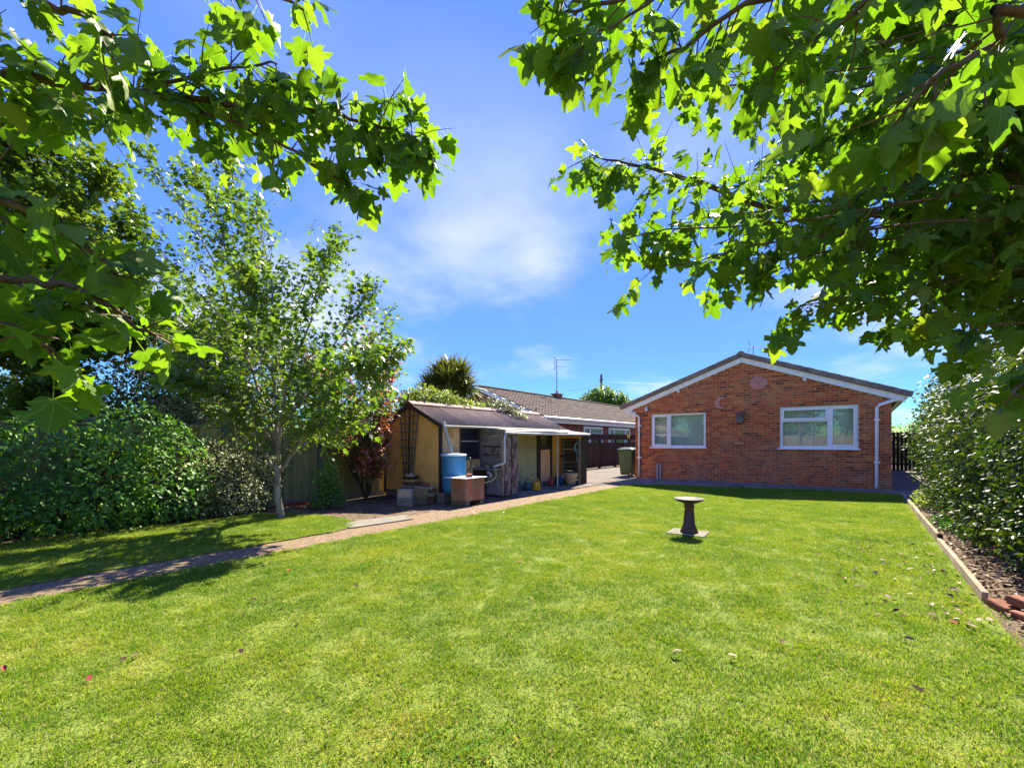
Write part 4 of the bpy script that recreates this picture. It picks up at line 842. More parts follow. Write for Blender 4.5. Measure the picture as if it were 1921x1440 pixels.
def can(name, mat, label, x, y, rot, sc=1.0, rose=True):
    t = base(name, label, 'watering can', x, y, 0); c, s = math.cos(R(rot)), math.sin(R(rot))
    def q(a, b, z): return (x + (a * c - b * s) * sc, y + (a * s + b * c) * sc, z * sc + .004)
    vs = MB(); n = 24; prof = [(.115, 0), (.125, .01), (.118, .13), (.105, .24), (.10, .255)]
    vs.lathe([(r_ * sc, z * sc) for r_, z in prof], (x, y, .004), n); vs.build('body', mat, t, smooth=True)
    MB().tube([q(.10, 0, .05), q(.20, 0, .14), q(.33, 0, .31)], [.03 * sc, .022 * sc, .016 * sc], 10).build('spout', mat, t, smooth=True)
    MB().tube([q(.09, 0, .25), q(.04, 0, .34), q(-.06, 0, .36), (q(-.17, 0, .30)), q(-.19, 0, .18), q(-.115, 0, .08)], .014 * sc, 8).build('handle', mat, t, smooth=True)
    if rose: MB().tube([q(.32, 0, .30), q(.355, 0, .345)], [.016 * sc, .04 * sc], 12).build('rose', mat, t)
can('watering_can', 'greencan', 'dark green watering can on the slabs under the canopy', -7.02, 9.82, 235, .85)
can('watering_can', 'yellowcan', 'bright yellow watering can beside the dark green one', -6.86, 10.02, 150, .85)
can('watering_can', 'redcan', 'dull red watering can beside the shed door', -7.17, 11.22, 120, .75)
t = base('bucket', 'blue plastic bucket behind the canopy pole', 'bucket', -7.02, 11.42); MB().lathe([(.10, .004), (.14, .25), (.15, .255), (.15, .27), (.135, .265), (.098, .02), (0, .02)], (-7.02, 11.42, 0), 24).build('body', 'bluecan', t, smooth=True)
MB().tube([(-7.02 + .145 * math.cos(R(a)), 11.42 + .02, .26 + .14 * math.sin(R(a)) * .5) for a in range(0, 181, 20)], .005, 5).build('handle', 'metal', t)
t = base('planter', 'large buff glazed planter under the far end of the canopy', 'planter', -6.93, 11.93); MB().lathe([(.13, .004), (.15, .02), (.185, .18), (.205, .30), (.225, .32), (.225, .35), (.20, .355), (.18, .30), (0, .28)], (-6.93, 11.93, 0), 32).build('bowl', 'potbuff', t, smooth=True)
MB().lathe([(0, .281), (.178, .285)], (-6.93, 11.93, 0), 20).build('compost', 'soil', t)
t = base('hanging_hose', 'teal coiled hose hanging from a post of the shed screen', 'hose', -6.80, 12.1, 1.2)
for k in range(4): MB().tube([(-6.79 + (.075 + .006 * k) * math.cos(R(a)), 12.13 - .014 * k, 1.12 + (.13 + .01 * k) * math.sin(R(a))) for a in range(0, 361, 24)], .009, 6).build('coil', 'teal', t, smooth=True)
MB().tube([(-6.80, 12.10, 1.0), (-6.81, 12.09, .7)], .008, 6).build('tail', 'teal', t)

# wheelie bin
bx0, by0 = -6.96, 16.32
t = base('wheelie_bin', 'green wheeled rubbish bin standing at the left corner of the brick bungalow', 'bin', bx0, by0)
def frus(z0, z1, a, b, oy=0): return [(bx0 + sx_ * q[0] / 2, by0 + sy_ * q[1] / 2 + (oy if z == z1 else 0), z) for z, q in ((z0, a), (z1, b)) for sx_, sy_ in ((-1, -1), (1, -1), (1, 1), (-1, 1))]
FS = [(3, 2, 1, 0), (4, 5, 6, 7), (0, 1, 5, 4), (1, 2, 6, 5), (2, 3, 7, 6), (3, 0, 4, 7)]
MB().add(frus(.05, .95, (.44, .50), (.56, .66)), FS).build('body', 'binbody', t, .03); MB().add(frus(.935, .985, (.60, .70), (.60, .70)), FS).build('rim', 'binbody', t, .012)
MB().add(frus(.988, 1.02, (.61, .72), (.61, .72)), FS).add(frus(1.018, 1.075, (.56, .66), (.40, .46)), FS).build('lid', 'binlid', t, .02)
MB().tube([(bx0 + .3, by0 - .28, 1.0), (bx0 + .37, by0 - .28, 1.0), (bx0 + .37, by0 + .28, 1.0), (bx0 + .3, by0 + .28, 1.0)], .016, 8).build('handle', 'binlid', t)
for s in (-1, 1): wh = MB().tube([(bx0 + .20, by0 + s * .27 - .03, .10), (bx0 + .20, by0 + s * .27 + .03, .10)], .10, 20).build('wheel', 'black', t, .008); sub(MB().tube([(bx0 + .20, by0 + s * .27 - .035, .10), (bx0 + .20, by0 + s * .27 + .035, .10)], .035, 12), 'hub', 'metal', wh)

# bird bath
X, Y = -1.91, 6.60
t0 = tag(MB().box((X - .02, Y + .01, .006), (.50, .44, .03), (0, 0, R(4))).build('base_slab', 'slab', None, .006), 'thin concrete slab under the bird bath in the lawn', 'slab')
t = base('bird_bath', 'brown glazed pedestal bird bath with a shallow bowl on the lawn', 'bird bath', X, Y, .02)
MB().lathe([(.118, 0), (.122, .012), (.118, .03), (.105, .045), (.108, .055), (.10, .07), (.088, .085), (.090, .10), (.082, .115), (.078, .12), (.062, .33), (.060, .345), (.072, .352), (.074, .368), (.064, .376), (.066, .40), (.075, .42), (.05, .425)], (X, Y, .02), 36).build('pedestal', 'glaze', t, smooth=True)
MB().lathe([(.06, .405), (.10, .42), (.165, .445), (.20, .462), (.208, .472), (.203, .48), (.19, .476), (.13, .452), (.06, .444), (0, .443)], (X, Y, .02), 44).build('bowl', 'purplestone', t, smooth=True)
# edging boards
for k, (a, b) in enumerate(((5.28, 6.62), (6.64, 7.95), (7.97, 10.6), (10.62, 12.7), (12.72, 14.45))):
    o = MB().box((0, 0, 0), (.04, b - a, .14)).build('edging_board', 'timber', None, .006); o.location = (.815 + rnd(-.012, .012), (a + b) / 2, .012 + rnd(-.012, .012)); o.rotation_euler = (rnd(-.008, .008), rnd(-.06, .06), rnd(-.006, .006))
    tag(o, ('weathered timber edging board with its cut end beside the loose bricks', 'timber edging board ending at the small dark peg, on the loose bricks side', 'timber edging board ending at the small dark peg, on the bungalow side', 'long timber edging board beside the low lime green plant', 'last timber edging board, meeting the paving before the brick gable')[k], 'edging board', 'boards edging the lawn')
tag(MB().bx(.79, .842, 7.91, 7.99, -.03, .125).build('edging_peg', 'darkwood', None, .004), 'small dark wooden peg between two lawn edging boards', 'peg')
for k, (x, y, z, rx, rz) in enumerate(((.885, 5.10, .018, 3, 20), (.975, 4.88, .018, -3, 26), (.99, 5.00, .090, 4, 38), (1.075, 4.68, .016, 2, 24), (1.12, 4.80, .088, -4, 30), (1.18, 4.48, .018, 3, 28))):
    loose('edging_brick', 'redbrick', (x, y, z), (R(rx), R(k * 2 - 5), R(rz)), ('worn rounded brick touching the end of the timber edging', 'worn red brick in the loose row ending the timber edging', 'tilted red brick lying on the loose edging bricks', 'worn red brick in the loose row ending the timber edging', 'tilted red brick lying on the loose edging bricks', 'worn red brick in the loose row ending the timber edging')[k], (None, 'row of edging bricks', 'bricks on the edging row', 'row of edging bricks', 'bricks on the edging row', 'row of edging bricks')[k], (.10, .215, .07), .014)
# stepping slab in the path
tag(MB().prism([(-6.62, 4.05), (-6.10, 3.93), (-5.98, 5.05), (-6.42, 5.22)], 2, -.03, .004).build('stepping_slab', 'slab', None, .006), 'pale concrete slab set at the edge of the path', 'slab')
tag(MB().tube([(-3.05, 14.45, .012), (-2.9, 14.4, .02), (-2.78, 14.42, .03), (-2.62, 14.3, .012)], .012, 5).build('twig', 'black', None), 'thin dark twig lying on the paving below the brick gable', 'twig')

# ================================================================== VEGETATION
def rv3(): return Vector((random.gauss(0, 1), random.gauss(0, 1), random.gauss(0, 1)))
class Plant:
    def __init__(s): s.wood = MB(); s.twig = MB(); s.P = []; s.D = []; s.N = []; s.S = []
    def leaf(s, p, d, n, size): s.P.append(tuple(p)); s.D.append(tuple(d)); s.N.append(tuple(n)); s.S.append(size)
    def curve(s, pts, n):
        pts = [Vector(p) for p in pts]; out = []
        for i in range(len(pts) - 1):
            p0, p1, p2, p3 = pts[max(i - 1, 0)], pts[i], pts[i + 1], pts[min(i + 2, len(pts) - 1)]
            for k in range(n):
                t = k / n; out.append(.5 * ((2 * p1) + (p2 - p0) * t + (2 * p0 - 5 * p1 + 4 * p2 - p3) * t * t + (3 * p1 - p0 - 3 * p2 + p3) * t ** 3))
        out.append(pts[-1]); return out
    def limb(s, pts, r0, r1, wob=.0, sides=7):
        c = s.curve(pts, 5); n = len(c)
        c = [p + rv3() * wob * (0 < i < n - 1) for i, p in enumerate(c)]
        s.wood.tube(c, [r0 + (r1 - r0) * i / (n - 1) for i in range(n)], sides); return c
    def spray(s, c, nsub, sublen, nleaf, size, t0=.15, spread=.04, droop=.5, up=.8, rise=.2, rs=.003, tipbias=1.0, petiole=0.0):
        n = len(c)
        for k in range(nsub):
            t = t0 + (1 - t0) * (k + random.random()) / nsub; x = t * (n - 1); i = min(int(x), n - 2); p = c[i].lerp(c[i + 1], x - i); tan = (c[i + 1] - c[i]).normalized()
            r = rv3(); r = (r - tan * r.dot(tan)).normalized()
            d = (tan * rnd(.3, .9) + r * rnd(.5, 1.1) + Vector((0, 0, rise))).normalized(); ln = sublen * rnd(.45, 1.15) * (1.15 - .55 * t)
            q = p + d * ln * .55 + rv3() * ln * .05; e = q + (d + Vector((0, 0, -.25 * droop)) + rv3() * .15).normalized() * ln * .5
            s.twig.tube([p, q, e], [rs * 1.6, rs, rs * .5], 4, False)
            for j in range(nleaf):
                u = (j + rnd(.2, 1)) / nleaf; b = p.lerp(q, u * 2) if u < .5 else q.lerp(e, u * 2 - 1)
                o = rv3(); o = (o - d * o.dot(d)).normalized()
                D = (o * .7 + d * .5 + Vector((0, 0, -droop)) + rv3() * .25).normalized()
                sz = size * rnd(.55, 1.15)
                s.leaf(b + o * rnd(0, spread) + D * petiole * sz, D, Vector((0, 0, up)) + o * .35 + rv3() * .45, sz)
def bush(pl, lumps, n, size, shell=.28, droop=.3, up=.5, zmin=.03, rough=.14):
    L = np.array(lumps, float); area = (L[:, 3] * L[:, 4] + L[:, 3] * L[:, 5] + L[:, 4] * L[:, 5]); cnt = 0; got = 0
    P = []
    while got < n:
        k = rng.choice(len(L), n, p=area / area.sum()); d = rng.normal(size=(n, 3)); d /= np.linalg.norm(d, axis=1, keepdims=True)
        bump = 1 + rough * (np.sin(d[:, 0] * 7 + k * 1.7) * np.cos(d[:, 2] * 6 + k) + .6 * np.sin(d[:, 1] * 11 + d[:, 2] * 9 + k * 2.3))
        f = (1 - np.abs(rng.exponential(shell * .5, n)).clip(0, .85)) * bump
        p = L[k, :3] + d * L[k, 3:] * f[:, None]; ok = p[:, 2] > zmin
        for q in L:   # drop leaves buried deep inside another lump
            ok &= ~((((p - q[:3]) / q[3:]) ** 2).sum(1) < (1 - shell * 2.2) ** 2 * .8)
        p, dd = p[ok], (d * L[k, 3:])[ok] ; dd /= np.linalg.norm(dd, axis=1, keepdims=True)
        for a, b in zip(p, dd):
            if got >= n: break
            r = rng.normal(size=3) * .55
            pl.leaf(a, b * .6 + r + np.array((0, 0, -droop)), b * .7 + np.array((0, 0, up)) + rng.normal(size=3) * .35, size * rng.uniform(.6, 1.2)); got += 1
        cnt += 1
        if cnt > 30: break
def finish(pl, name, label, cat, loc, leafm, shapes, woodm='bark', group=None, foliage='crown', twigm=None, attr=False):
    t = thing(name, label, cat, loc, group)
    if pl.wood.v: pl.wood.build('trunk', woodm, t, smooth=True)
    if pl.twig.v: pl.twig.build('twigs', twigm or woodm, t, kind='stuff')
    soup(foliage, leafm, pl.P, pl.D, pl.N, pl.S, shapes, t, attr=attr); return t
def stems(pl, base, tops, r=.02):
    for q in tops:
        q = Vector(q); b = Vector(base) + Vector((rnd(-.08, .08), rnd(-.08, .08), 0)); pl.limb([b, b.lerp(q, .5) + Vector((rnd(-.1, .1), rnd(-.1, .1), .05)), q], r, r * .35, .01, 6)

# young maple beside the path
pl = Plant(); D0 = 7.67
def A(*l): return [at(u, v, D0 + (q[0] if q else 0)) for u, v, *q in l]
tr = Vector((-7.8, 3.72, -.05)); 
pl.limb([tr, tr + Vector((0, 0, .05))] + A((521, 925), (521, 872)), .068, .048, .002, 10)
limbs = [(((521, 872), (518, 780), (513, 640, .1), (505, 500, .1), (470, 395, 0)), .036, .005), (((521, 885), (484, 832, -.2), (442, 770, -.4), (385, 690, -.7), (320, 600, -.9)), .032, .005),
    (((525, 885), (560, 832, .2), (600, 760, .4), (665, 680, .6), (725, 612, .8)), .03, .005), (((523, 870), (532, 740, -.3), (580, 600, -.5), (612, 470, -.5)), .032, .005),
    (((520, 830), (460, 660, .5), (405, 500, .6), (330, 375, .6), (262, 282, .5)), .03, .004), (((516, 720), (440, 530, -.4), (408, 410, -.5), (365, 325, -.5)), .022, .004),
    (((515, 650), (478, 480, .5), (445, 370, .6), (428, 305, .6)), .02, .004), (((528, 790), (630, 640, .1), (692, 540, .2)), .022, .004), (((545, 850), (655, 745, -.5), (738, 660, -.7)), .02, .004),
    (((515, 830), (430, 740, -.6), (335, 705, -1.1)), .02, .004), (((525, 800), (615, 705, -.9), (700, 695, -1.2)), .02, .004), (((520, 760), (560, 560, 1.0), (640, 460, 1.3)), .02, .004), (((520, 780), (420, 620, 1.2), (300, 520, 1.6)), .02, .004),
    (((520, 700), (500, 600, -1.1), (470, 520, -1.4)), .018, .004), (((522, 820), (600, 800, -.6), (660, 790, -.9)), .015, .003), (((518, 700), (380, 560, .2), (240, 400, .4)), .018, .004), (((518, 720), (380, 640, .2), (250, 560, .2)), .018, .004)]
for pts, r0, r1 in limbs:
    c = pl.limb(A(*pts), r0, r1, .012, 7); pl.spray(c, 52, .76, 16, .098, .18, .06, .35, .9, .25)
finish(pl, 'young_maple_tree', 'young maple tree with pale forked trunk on the grass strip by the path', 'tree', (-7.8, 3.72, 0), 'maplesmall', STAR, 'bark')
# tall tree behind the hedge
pl = Plant(); b = Vector((-12.6, 1.4, -.05)); pl.limb([b, b + Vector((.1, 0, 1.5)), b + Vector((.2, .1, 3.2)), b + Vector((.1, 0, 5))], .17, .06, .02, 9)
for u, v, d in ((-120, 150, 8.5), (40, 165, 9), (120, 225, 8.8), (190, 320, 8.6), (245, 420, 8.5), (240, 520, 8.4), (150, 480, 7.6), (60, 380, 7.6), (-50, 480, 8), (20, 600, 7.8), (200, 620, 8.6), (100, 680, 8.2), (-150, 300, 8.5), (0, 250, 8.0), (130, 360, 9.5), (270, 610, 9), (60, 760, 7.9), (-80, 640, 7.8)):
    e = at(u, v, d); s0 = b + Vector((.15, .05, min(rnd(1.4, 4.6), max(1.2, e.z - .6)))); c = pl.limb([s0, s0.lerp(e, .5) + Vector((0, 0, .3)), e], .05, .008, .03, 6); pl.spray(c, 60, 1.0, 22, .135, .28, .08, .3, .9, .15, .005)
finish(pl, 'tall_leafy_tree', 'tall broad tree in full leaf rising behind the laurel hedge', 'tree', (-12.6, 1.4, 0), 'bigtree', STAR, 'barkdark')
# dark tangled shrub between
pl = Plant(); lum = [tuple(at(u, v, d)) + (r, r, r * .9) for u, v, d, r in ((170, 790, 9.0, .9), (290, 760, 9.3, 1.0), (380, 730, 9.6, 1.0), (430, 650, 9.9, .8), (330, 660, 10.0, .9), (480, 780, 10.0, .8), (270, 850, 8.7, .8), (480, 620, 10.3, .8), (560, 700, 10.8, .8), (380, 850, 9.2, .8), (80, 760, 9.2, .9), (60, 830, 8.8, .8), (-40, 800, 8.8, .9), (580, 790, 11.2, .7), (620, 830, 11.5, .6))]
stems(pl, (-11.0, 3.0, -.05), [l[:3] for l in lum], .03); bush(pl, lum, 42000, .085, .5, .2, .5); finish(pl, 'dark_shrub', 'tall dark grey-green shrub behind the young maple tree', 'shrub', (-11, 3, 0), 'darkleaf', DIA, 'barkdark')
# laurel hedge
pl = Plant(); lum = [(-9.12 + rnd(-.08, .08), y, .78 + rnd(-.05, .05), .80, .72, .88 + rnd(-.06, .10)) for y in np.arange(-3.2, 2.7, .62)] + [(-8.85, 1.4, .5, .62, .8, .52), (-8.75, .2, .45, .62, .8, .5), (-8.9, 2.4, .42, .55, .6, .5), (-8.8, -.9, .45, .6, .7, .5), (-9.2, 2.1, 1.35, .6, .6, .55)]
stems(pl, (-9.2, 1, -.05), [(l[0], l[1], l[2]) for l in lum[::2]], .025); bush(pl, lum, 17000, .092, .26, .35, .6); finish(pl, 'laurel_hedge', 'dense dark green laurel hedge along the grass strip', 'hedge', (-9.1, 0, 0), 'laurel', OVAL, 'barkdark', foliage='foliage')
# variegated shrub
pl = Plant(); lum = [tuple(at(u, v, d)) + (rx, rx, rz) for u, v, d, rx, rz in ((345, 905, 8.0, .55, .65), (420, 900, 8.3, .6, .65), (480, 900, 8.8, .5, .6), (390, 850, 8.7, .6, .6), (450, 830, 9.1, .6, .6), (330, 850, 8.4, .5, .55), (500, 860, 9.3, .45, .6), (440, 935, 8.2, .5, .4), (360, 945, 7.8, .45, .35), (330, 790, 8.8, .5, .5), (400, 780, 9.0, .55, .5), (460, 770, 9.3, .5, .5), (290, 810, 8.6, .4, .45))]
stems(pl, (-9.0, 3.3, -.05), [l[:3] for l in lum], .02); bush(pl, lum, 34000, .056, .35, .2, .5); finish(pl, 'variegated_shrub', 'silvery variegated shrub between the laurel hedge and the young maple', 'shrub', (-9.0, 3.3, 0), 'varieg', OVAL, 'barkdark', foliage='foliage')
# yellow-green shrub at the far left
pl = Plant(); lum = [tuple(at(u, v, d)) + (.55, .55, .5) for u, v, d in ((-20, 770, 8.0), (50, 780, 8.2), (-80, 790, 7.8))]
stems(pl, (-11.6, .2, -.05), [l[:3] for l in lum], .025); bush(pl, lum, 2600, .07, .4); finish(pl, 'lime_shrub', 'yellow-green shrub showing above the laurel hedge', 'shrub', (-11.6, .2, 0), 'lime', OVAL, 'barkdark', foliage='foliage')
# red-leaved shrub by the shed
pl = Plant(); b = Vector((-9.05, 6.25, -.04))
for u, v, d in ((725, 665, 10.3), (695, 632, 10.5), (650, 650, 10.4), (728, 740, 10.1), (715, 812, 10.0), (690, 870, 9.8), (650, 800, 9.9), (610, 770, 10.1), (700, 720, 9.7), (625, 700, 10.4), (735, 700, 10.6), (680, 780, 10.5), (715, 770, 9.9), (665, 740, 10.0), (715, 845, 9.7), (590, 720, 10.2), (570, 680, 10.3), (700, 660, 10.0)):
    e = at(u, v, d); c = pl.limb([b, b.lerp(e, .5) + Vector((rnd(-.1, .1), rnd(-.1, .1), .1)), e], .022, .005, .012, 6); pl.spray(c, 30, .55, 14, .10, .35, .03, .2, .7, .35)
finish(pl, 'red_leaved_shrub', 'tall shrub with red and green leaves growing beside the ochre shed', 'shrub', (-9.05, 6.25, 0), 'photinia', OVAL, 'barkdark')
pl = Plant(); b = at(617, 952, 8.95); lum = [tuple(at(u, v, 8.95)) + (r, r, r) for u, v, r in ((612, 930, .24), (622, 905, .22), (606, 895, .2), (618, 870, .16), (600, 940, .2), (632, 935, .18))]
stems(pl, (b.x, b.y, -.03), [l[:3] for l in lum], .01); bush(pl, lum, 1500, .06, .5); finish(pl, 'small_green_shrub', 'small upright green shrub in front of the green fence', 'shrub', (b.x, b.y, 0), 'laurel', OVAL, 'barkdark', foliage='foliage')
pl = Plant(); lum = [tuple(at(u, 952, 9.1)) + (.16, .16, .10) for u in (548, 565, 582, 596)]
bush(pl, lum, 420, .05, .5); b = at(570, 955, 9.1); finish(pl, 'red_bedding_plant', 'low red bedding plant below the green fence', 'plant', (b.x, b.y, -.02), 'redleaf', OVAL, foliage='foliage')
# climber over the shed ridge
pl = Plant(); lum = [(-8.75, 7.45, 2.22, .32, .35, .22), (-8.85, 7.9, 2.30, .38, .38, .27), (-8.75, 8.4, 2.26, .35, .4, .22), (-8.7, 8.95, 2.18, .3, .42, .17), (-8.72, 9.55, 2.16, .26, .4, .15), (-9.2, 7.3, 1.95, .35, .3, .25), (-9.45, 7.2, 1.6, .2, .2, .3), (-8.7, 10.3, 2.13, .22, .4, .12), (-9.1, 8.0, 2.1, .4, .5, .3), (-9.2, 9.2, 1.9, .4, .6, .3)]
stems(pl, (-9.75, 8.4, -.05), [l[:3] for l in lum], .018); lum = [(a, b_, c_ + .10, d_ * 1.1, e_, f_ * 1.25) for a, b_, c_, d_, e_, f_ in lum]; bush(pl, lum, 8000, .09, .4, .1, .8, 1.0); finish(pl, 'climbing_shrub', 'lime green climber spilling over the ridge of the shed roof', 'climber', (-9.75, 8.4, 0), 'lime', OVAL, 'barkdark', foliage='foliage')
pl = Plant(); lum = [tuple(at(u, v, 13.5)) + (.4, .4, .35) for u, v in ((925, 768), (945, 775), (965, 785), (930, 790))]; b = at(940, 800, 13.5)
stems(pl, (b.x, b.y, -.05), [l[:3] for l in lum], .02); bush(pl, lum, 3000, .09, .5); finish(pl, 'flowering_shrub', 'pale flowered shrub between the shed roof and the neighbouring roof', 'shrub', (b.x, b.y, 0), 'varieg', OVAL, 'barkdark', foliage='foliage')
# cordyline palm
pl = Plant(); b = at(845, 800, 17.5); b.z = -.05
for u, v, dd, n in ((838, 718, -.2, 340), (864, 706, .3, 260), (814, 722, .2, 260), (845, 696, .5, 260), (872, 730, .1, 240), (824, 704, .5, 240), (852, 738, 0, 240), (808, 738, .3, 200)):
    h = at(u, v, 17.5 + dd); pl.limb([b, b.lerp(h, .6) + Vector((rnd(-.1, .1), 0, .2)), h], .13, .07, .01, 8)
    for k in range(n):
        d = rv3().normalized(); d.z = d.z * .8 + .25
        pl.leaf(h + rv3() * .03, d, Vector((0, 0, 1)) + rv3() * .3, rnd(.6, 1.0))
sh = leafshape('blade'); sh[0][:, 0] *= 1.35
finish(pl, 'cordyline_palm', 'spiky green palm rising behind the shed roof', 'palm', (b.x, b.y, 0), 'palmleaf', [sh], 'bark')
# tree beyond the neighbouring roof
pl = Plant(); b = at(1135, 800, 40); b.z = -.05; lum = [tuple(at(u, v, 40)) + (r, r, r * .8) for u, v, r in ((1110, 750, 1.0), (1130, 742, 1.1), (1150, 748, 1.0), (1165, 755, .9), (1120, 765, 1.2), (1150, 770, 1.2))]
stems(pl, b, [l[:3] for l in lum], .08); bush(pl, lum, 3600, .26, .6); finish(pl, 'distant_tree', 'rounded green tree beyond the neighbouring tiled roof', 'tree', (b.x, b.y, 0), 'bigtree', DIA, 'barkdark')
# trees at the garden end, mirrored in the panes
for k, (x, y, r) in enumerate(((-7.5, -10.5, 1.7), (-3.6, -11, 1.9), (.6, -10.5, 1.8), (4, -9.5, 1.6))):
    pl = Plant(); lum = [(x + rnd(-1, 1), y + rnd(-.6, .6), 2.0 + rnd(0, 2.6), r * rnd(.5, .8), r * .6, r * rnd(.5, .7)) for _ in range(6)]
    pl.limb([(x, y, -.05), (x + .1, y, 1.4), (x, y, 3.4)], .14, .05, .01, 8); bush(pl, lum, 3500, .24, .6); finish(pl, 'garden_end_tree', 'leafy tree behind the end fence of the garden, mirrored in the panes', 'tree', (x, y, 0), 'bigtree', DIA, 'barkdark', 'trees behind the garden end')
# glossy bush on the right
pl = Plant(); lum = [(1.36 + rnd(-.06, .06), y, .40, .46, .5, .38) for y in np.arange(5.9, 12.6, .85)] + [(1.66 + rnd(-.06, .06), y, .64, .64, .6, .58) for y in np.arange(5.3, 12.9, .8)] + [(1.98 + rnd(-.1, .1), y, 1.50, 1.10 + rnd(-.08, .08), .68, 1.34 + rnd(-.12, .12)) for y in np.arange(5.5, 12.9, .62)] + [(1.55, 12.6, 1.25, .8, .8, 1.0), (1.5, 11.2, .75, .62, .7, .65), (1.6, 9.6, .7, .6, .8, .6), (1.75, 8.0, .75, .62, .7, .6), (1.85, 6.6, .85, .75, .6, .65), (2.0, 5.4, 1.15, .8, .6, .9), (2.2, 7.5, 1.9, .8, 1.0, .65), (1.5, 12.4, 1.95, .62, .6, .6), (2.3, 5.2, 1.8, .7, .7, .6)]
stems(pl, (2.2, 8, -.03), [l[:3] for l in lum[::2]], .035); bush(pl, lum, 76000, .066, .30, .25, .35, .10); finish(pl, 'glossy_bush', 'large glossy dark green evergreen bush beside the timber edging', 'bush', (2.1, 9, 0), 'camellia', OVAL, 'barkdark', foliage='foliage')
pl = Plant(); lum = [(2.9, 17 + k * 2.2, 1.4 + rnd(-.2, .3), .9, 1.3, 1.3) for k in range(8)]; stems(pl, (2.9, 24, -.05), [l[:3] for l in lum], .04); bush(pl, lum, 9000, .13, .4); finish(pl, 'side_hedge', 'green hedge growing behind the dark side fence', 'hedge', (2.9, 24, 0), 'laurel', OVAL, 'barkdark', foliage='foliage')
pl = Plant(); lum = [(-9 + k * 2.4, 44 + rnd(-1, 1), 1.2, 1.7, 1.2, 1.6 + rnd(-.3, .4)) for k in range(9)]; stems(pl, (0, 44, -.05), [l[:3] for l in lum], .05); bush(pl, lum, 6000, .25, .5); finish(pl, 'street_hedge', 'distant green hedge at the far end of the driveway', 'hedge', (0, 44, 0), 'laurel', DIA, 'barkdark', foliage='foliage')
pl = Plant(); lum = [(1.02, 12.2, .14, .2, .28, .2), (1.0, 11.7, .12, .18, .25, .16), (1.1, 12.7, .16, .2, .25, .2)]; bush(pl, lum, 900, .05, .5); finish(pl, 'lime_bedding_plant', 'low lime green plant in the bed at the foot of the glossy bush', 'plant', (1.02, 12.2, 0), 'lime', OVAL, foliage='foliage')
pl = Plant(); lum = [(1.05, 9.6, .10, .2, .35, .12), (1.1, 8.9, .09, .2, .3, .10)]; bush(pl, lum, 500, .05, .5); t = finish(pl, 'flowering_plant', 'low plant with pink flowers beside the timber edging', 'plant', (1.05, 9.3, 0), 'laurel', OVAL, foliage='foliage')
for k in range(7):
    p = Vector((1.0 + rnd(-.08, .12), 9.55 + rnd(-.45, .3), .19 + rnd(-.02, .03))); m = MB()
    for q in range(6): a = q * 1.047; m.add([p, p + Vector((.022 * math.cos(a - .4), .022 * math.sin(a - .4), .01)), p + Vector((.036 * math.cos(a), .036 * math.sin(a), .014)), p + Vector((.022 * math.cos(a + .4), .022 * math.sin(a + .4), .01))], [(0, 1, 2, 3)])
    m.build('flower', 'petal', t)

# ---- the two maples that frame the view: leaves one by one
LEAFME = []
for k, (v, f) in enumerate(MAPLES):
    me = bpy.data.meshes.new('leaf'); rawmesh(me, v, f); me.attributes.new('leafxy', 'FLOAT_VECTOR', 'POINT').data.foreach_set('vector', v.astype(np.float32).ravel()); me.materials.append(MT['maple']); LEAFME.append(me)
def big_maple(pl, name, label, loc, woodm):
    t = thing(name, label, 'tree', loc)
    pl.wood.build('trunk', woodm, t, smooth=True); pl.twig.build('twigs', 'twigred', t, kind='stuff')
    P = np.array(pl.P); D = np.array(pl.D); N_ = np.array(pl.N); Sz = np.array(pl.S)
    fw = np.array((-sa, ca, 0)); rt_ = np.array((ca, sa, 0)); rel = P - np.array((0, 0, CAM_H)); dep = rel @ fw; lat = rel @ rt_
    keep = ~((np.linalg.norm(rel, axis=1) < .42)); vis = (dep > .3) & (np.abs(lat / np.maximum(dep, .01)) < 1.15) & (rel[:, 2] / np.maximum(dep, .01) < 1.0)
    score = np.where(vis & keep, Sz / np.maximum(dep, .05), -1); order = np.argsort(-score); top = [i for i in order[:300] if score[i] > 0]; ts = set(top)
    X, Y, Z = frames(D, N_)
    for i in top:
        o = bpy.data.objects.new('leaf', random.choice(LEAFME)); C.objects.link(o); o.parent = t; s_ = Sz[i]
        M_ = Matrix(((X[i][0] * s_, Y[i][0] * s_, Z[i][0] * s_, P[i][0] - loc[0]), (X[i][1] * s_, Y[i][1] * s_, Z[i][1] * s_, P[i][1] - loc[1]), (X[i][2] * s_, Y[i][2] * s_, Z[i][2] * s_, P[i][2] - loc[2]), (0, 0, 0, 1))); o.matrix_basis = M_
    r = [i for i in range(len(P)) if i not in ts and keep[i]]
    soup('crown', 'maple', P[r], D[r], N_[r], Sz[r], MAPLES, t, attr=True)
LS = dict(spread=.02, droop=.75, up=.55, rise=.0, rs=.0016, petiole=.45)
pl = Plant(); b = Vector((-2.9, -1.0, -.05)); pl.limb([b, b + Vector((.05, .05, 1.2)), b + Vector((0, .1, 2.4)), b + Vector((.1, .1, 4.2))], .13, .06, .01, 10)
hub = b + Vector((.02, .08, 2.1))
def br(pts, r0, r1, nsub, sl, nl, sz, t0=.2, src=None, **k):
    q = [at(*p) for p in pts]; q = ([src] if src is not None else []) + q; c = pl.limb(q, r0, r1, .004, 7); kk = dict(LS); kk.update(k); pl.spray(c, nsub, sl, nl, sz, t0, **kk)
br([(-260, 120, 1.1), (0, 140, 1.22), (250, 172, 1.32), (420, 195, 1.4), (600, 205, 1.48), (720, 238, 1.52), (785, 265, 1.55)], .015, .003, 92, .21, 4, 0.07, .14, hub)
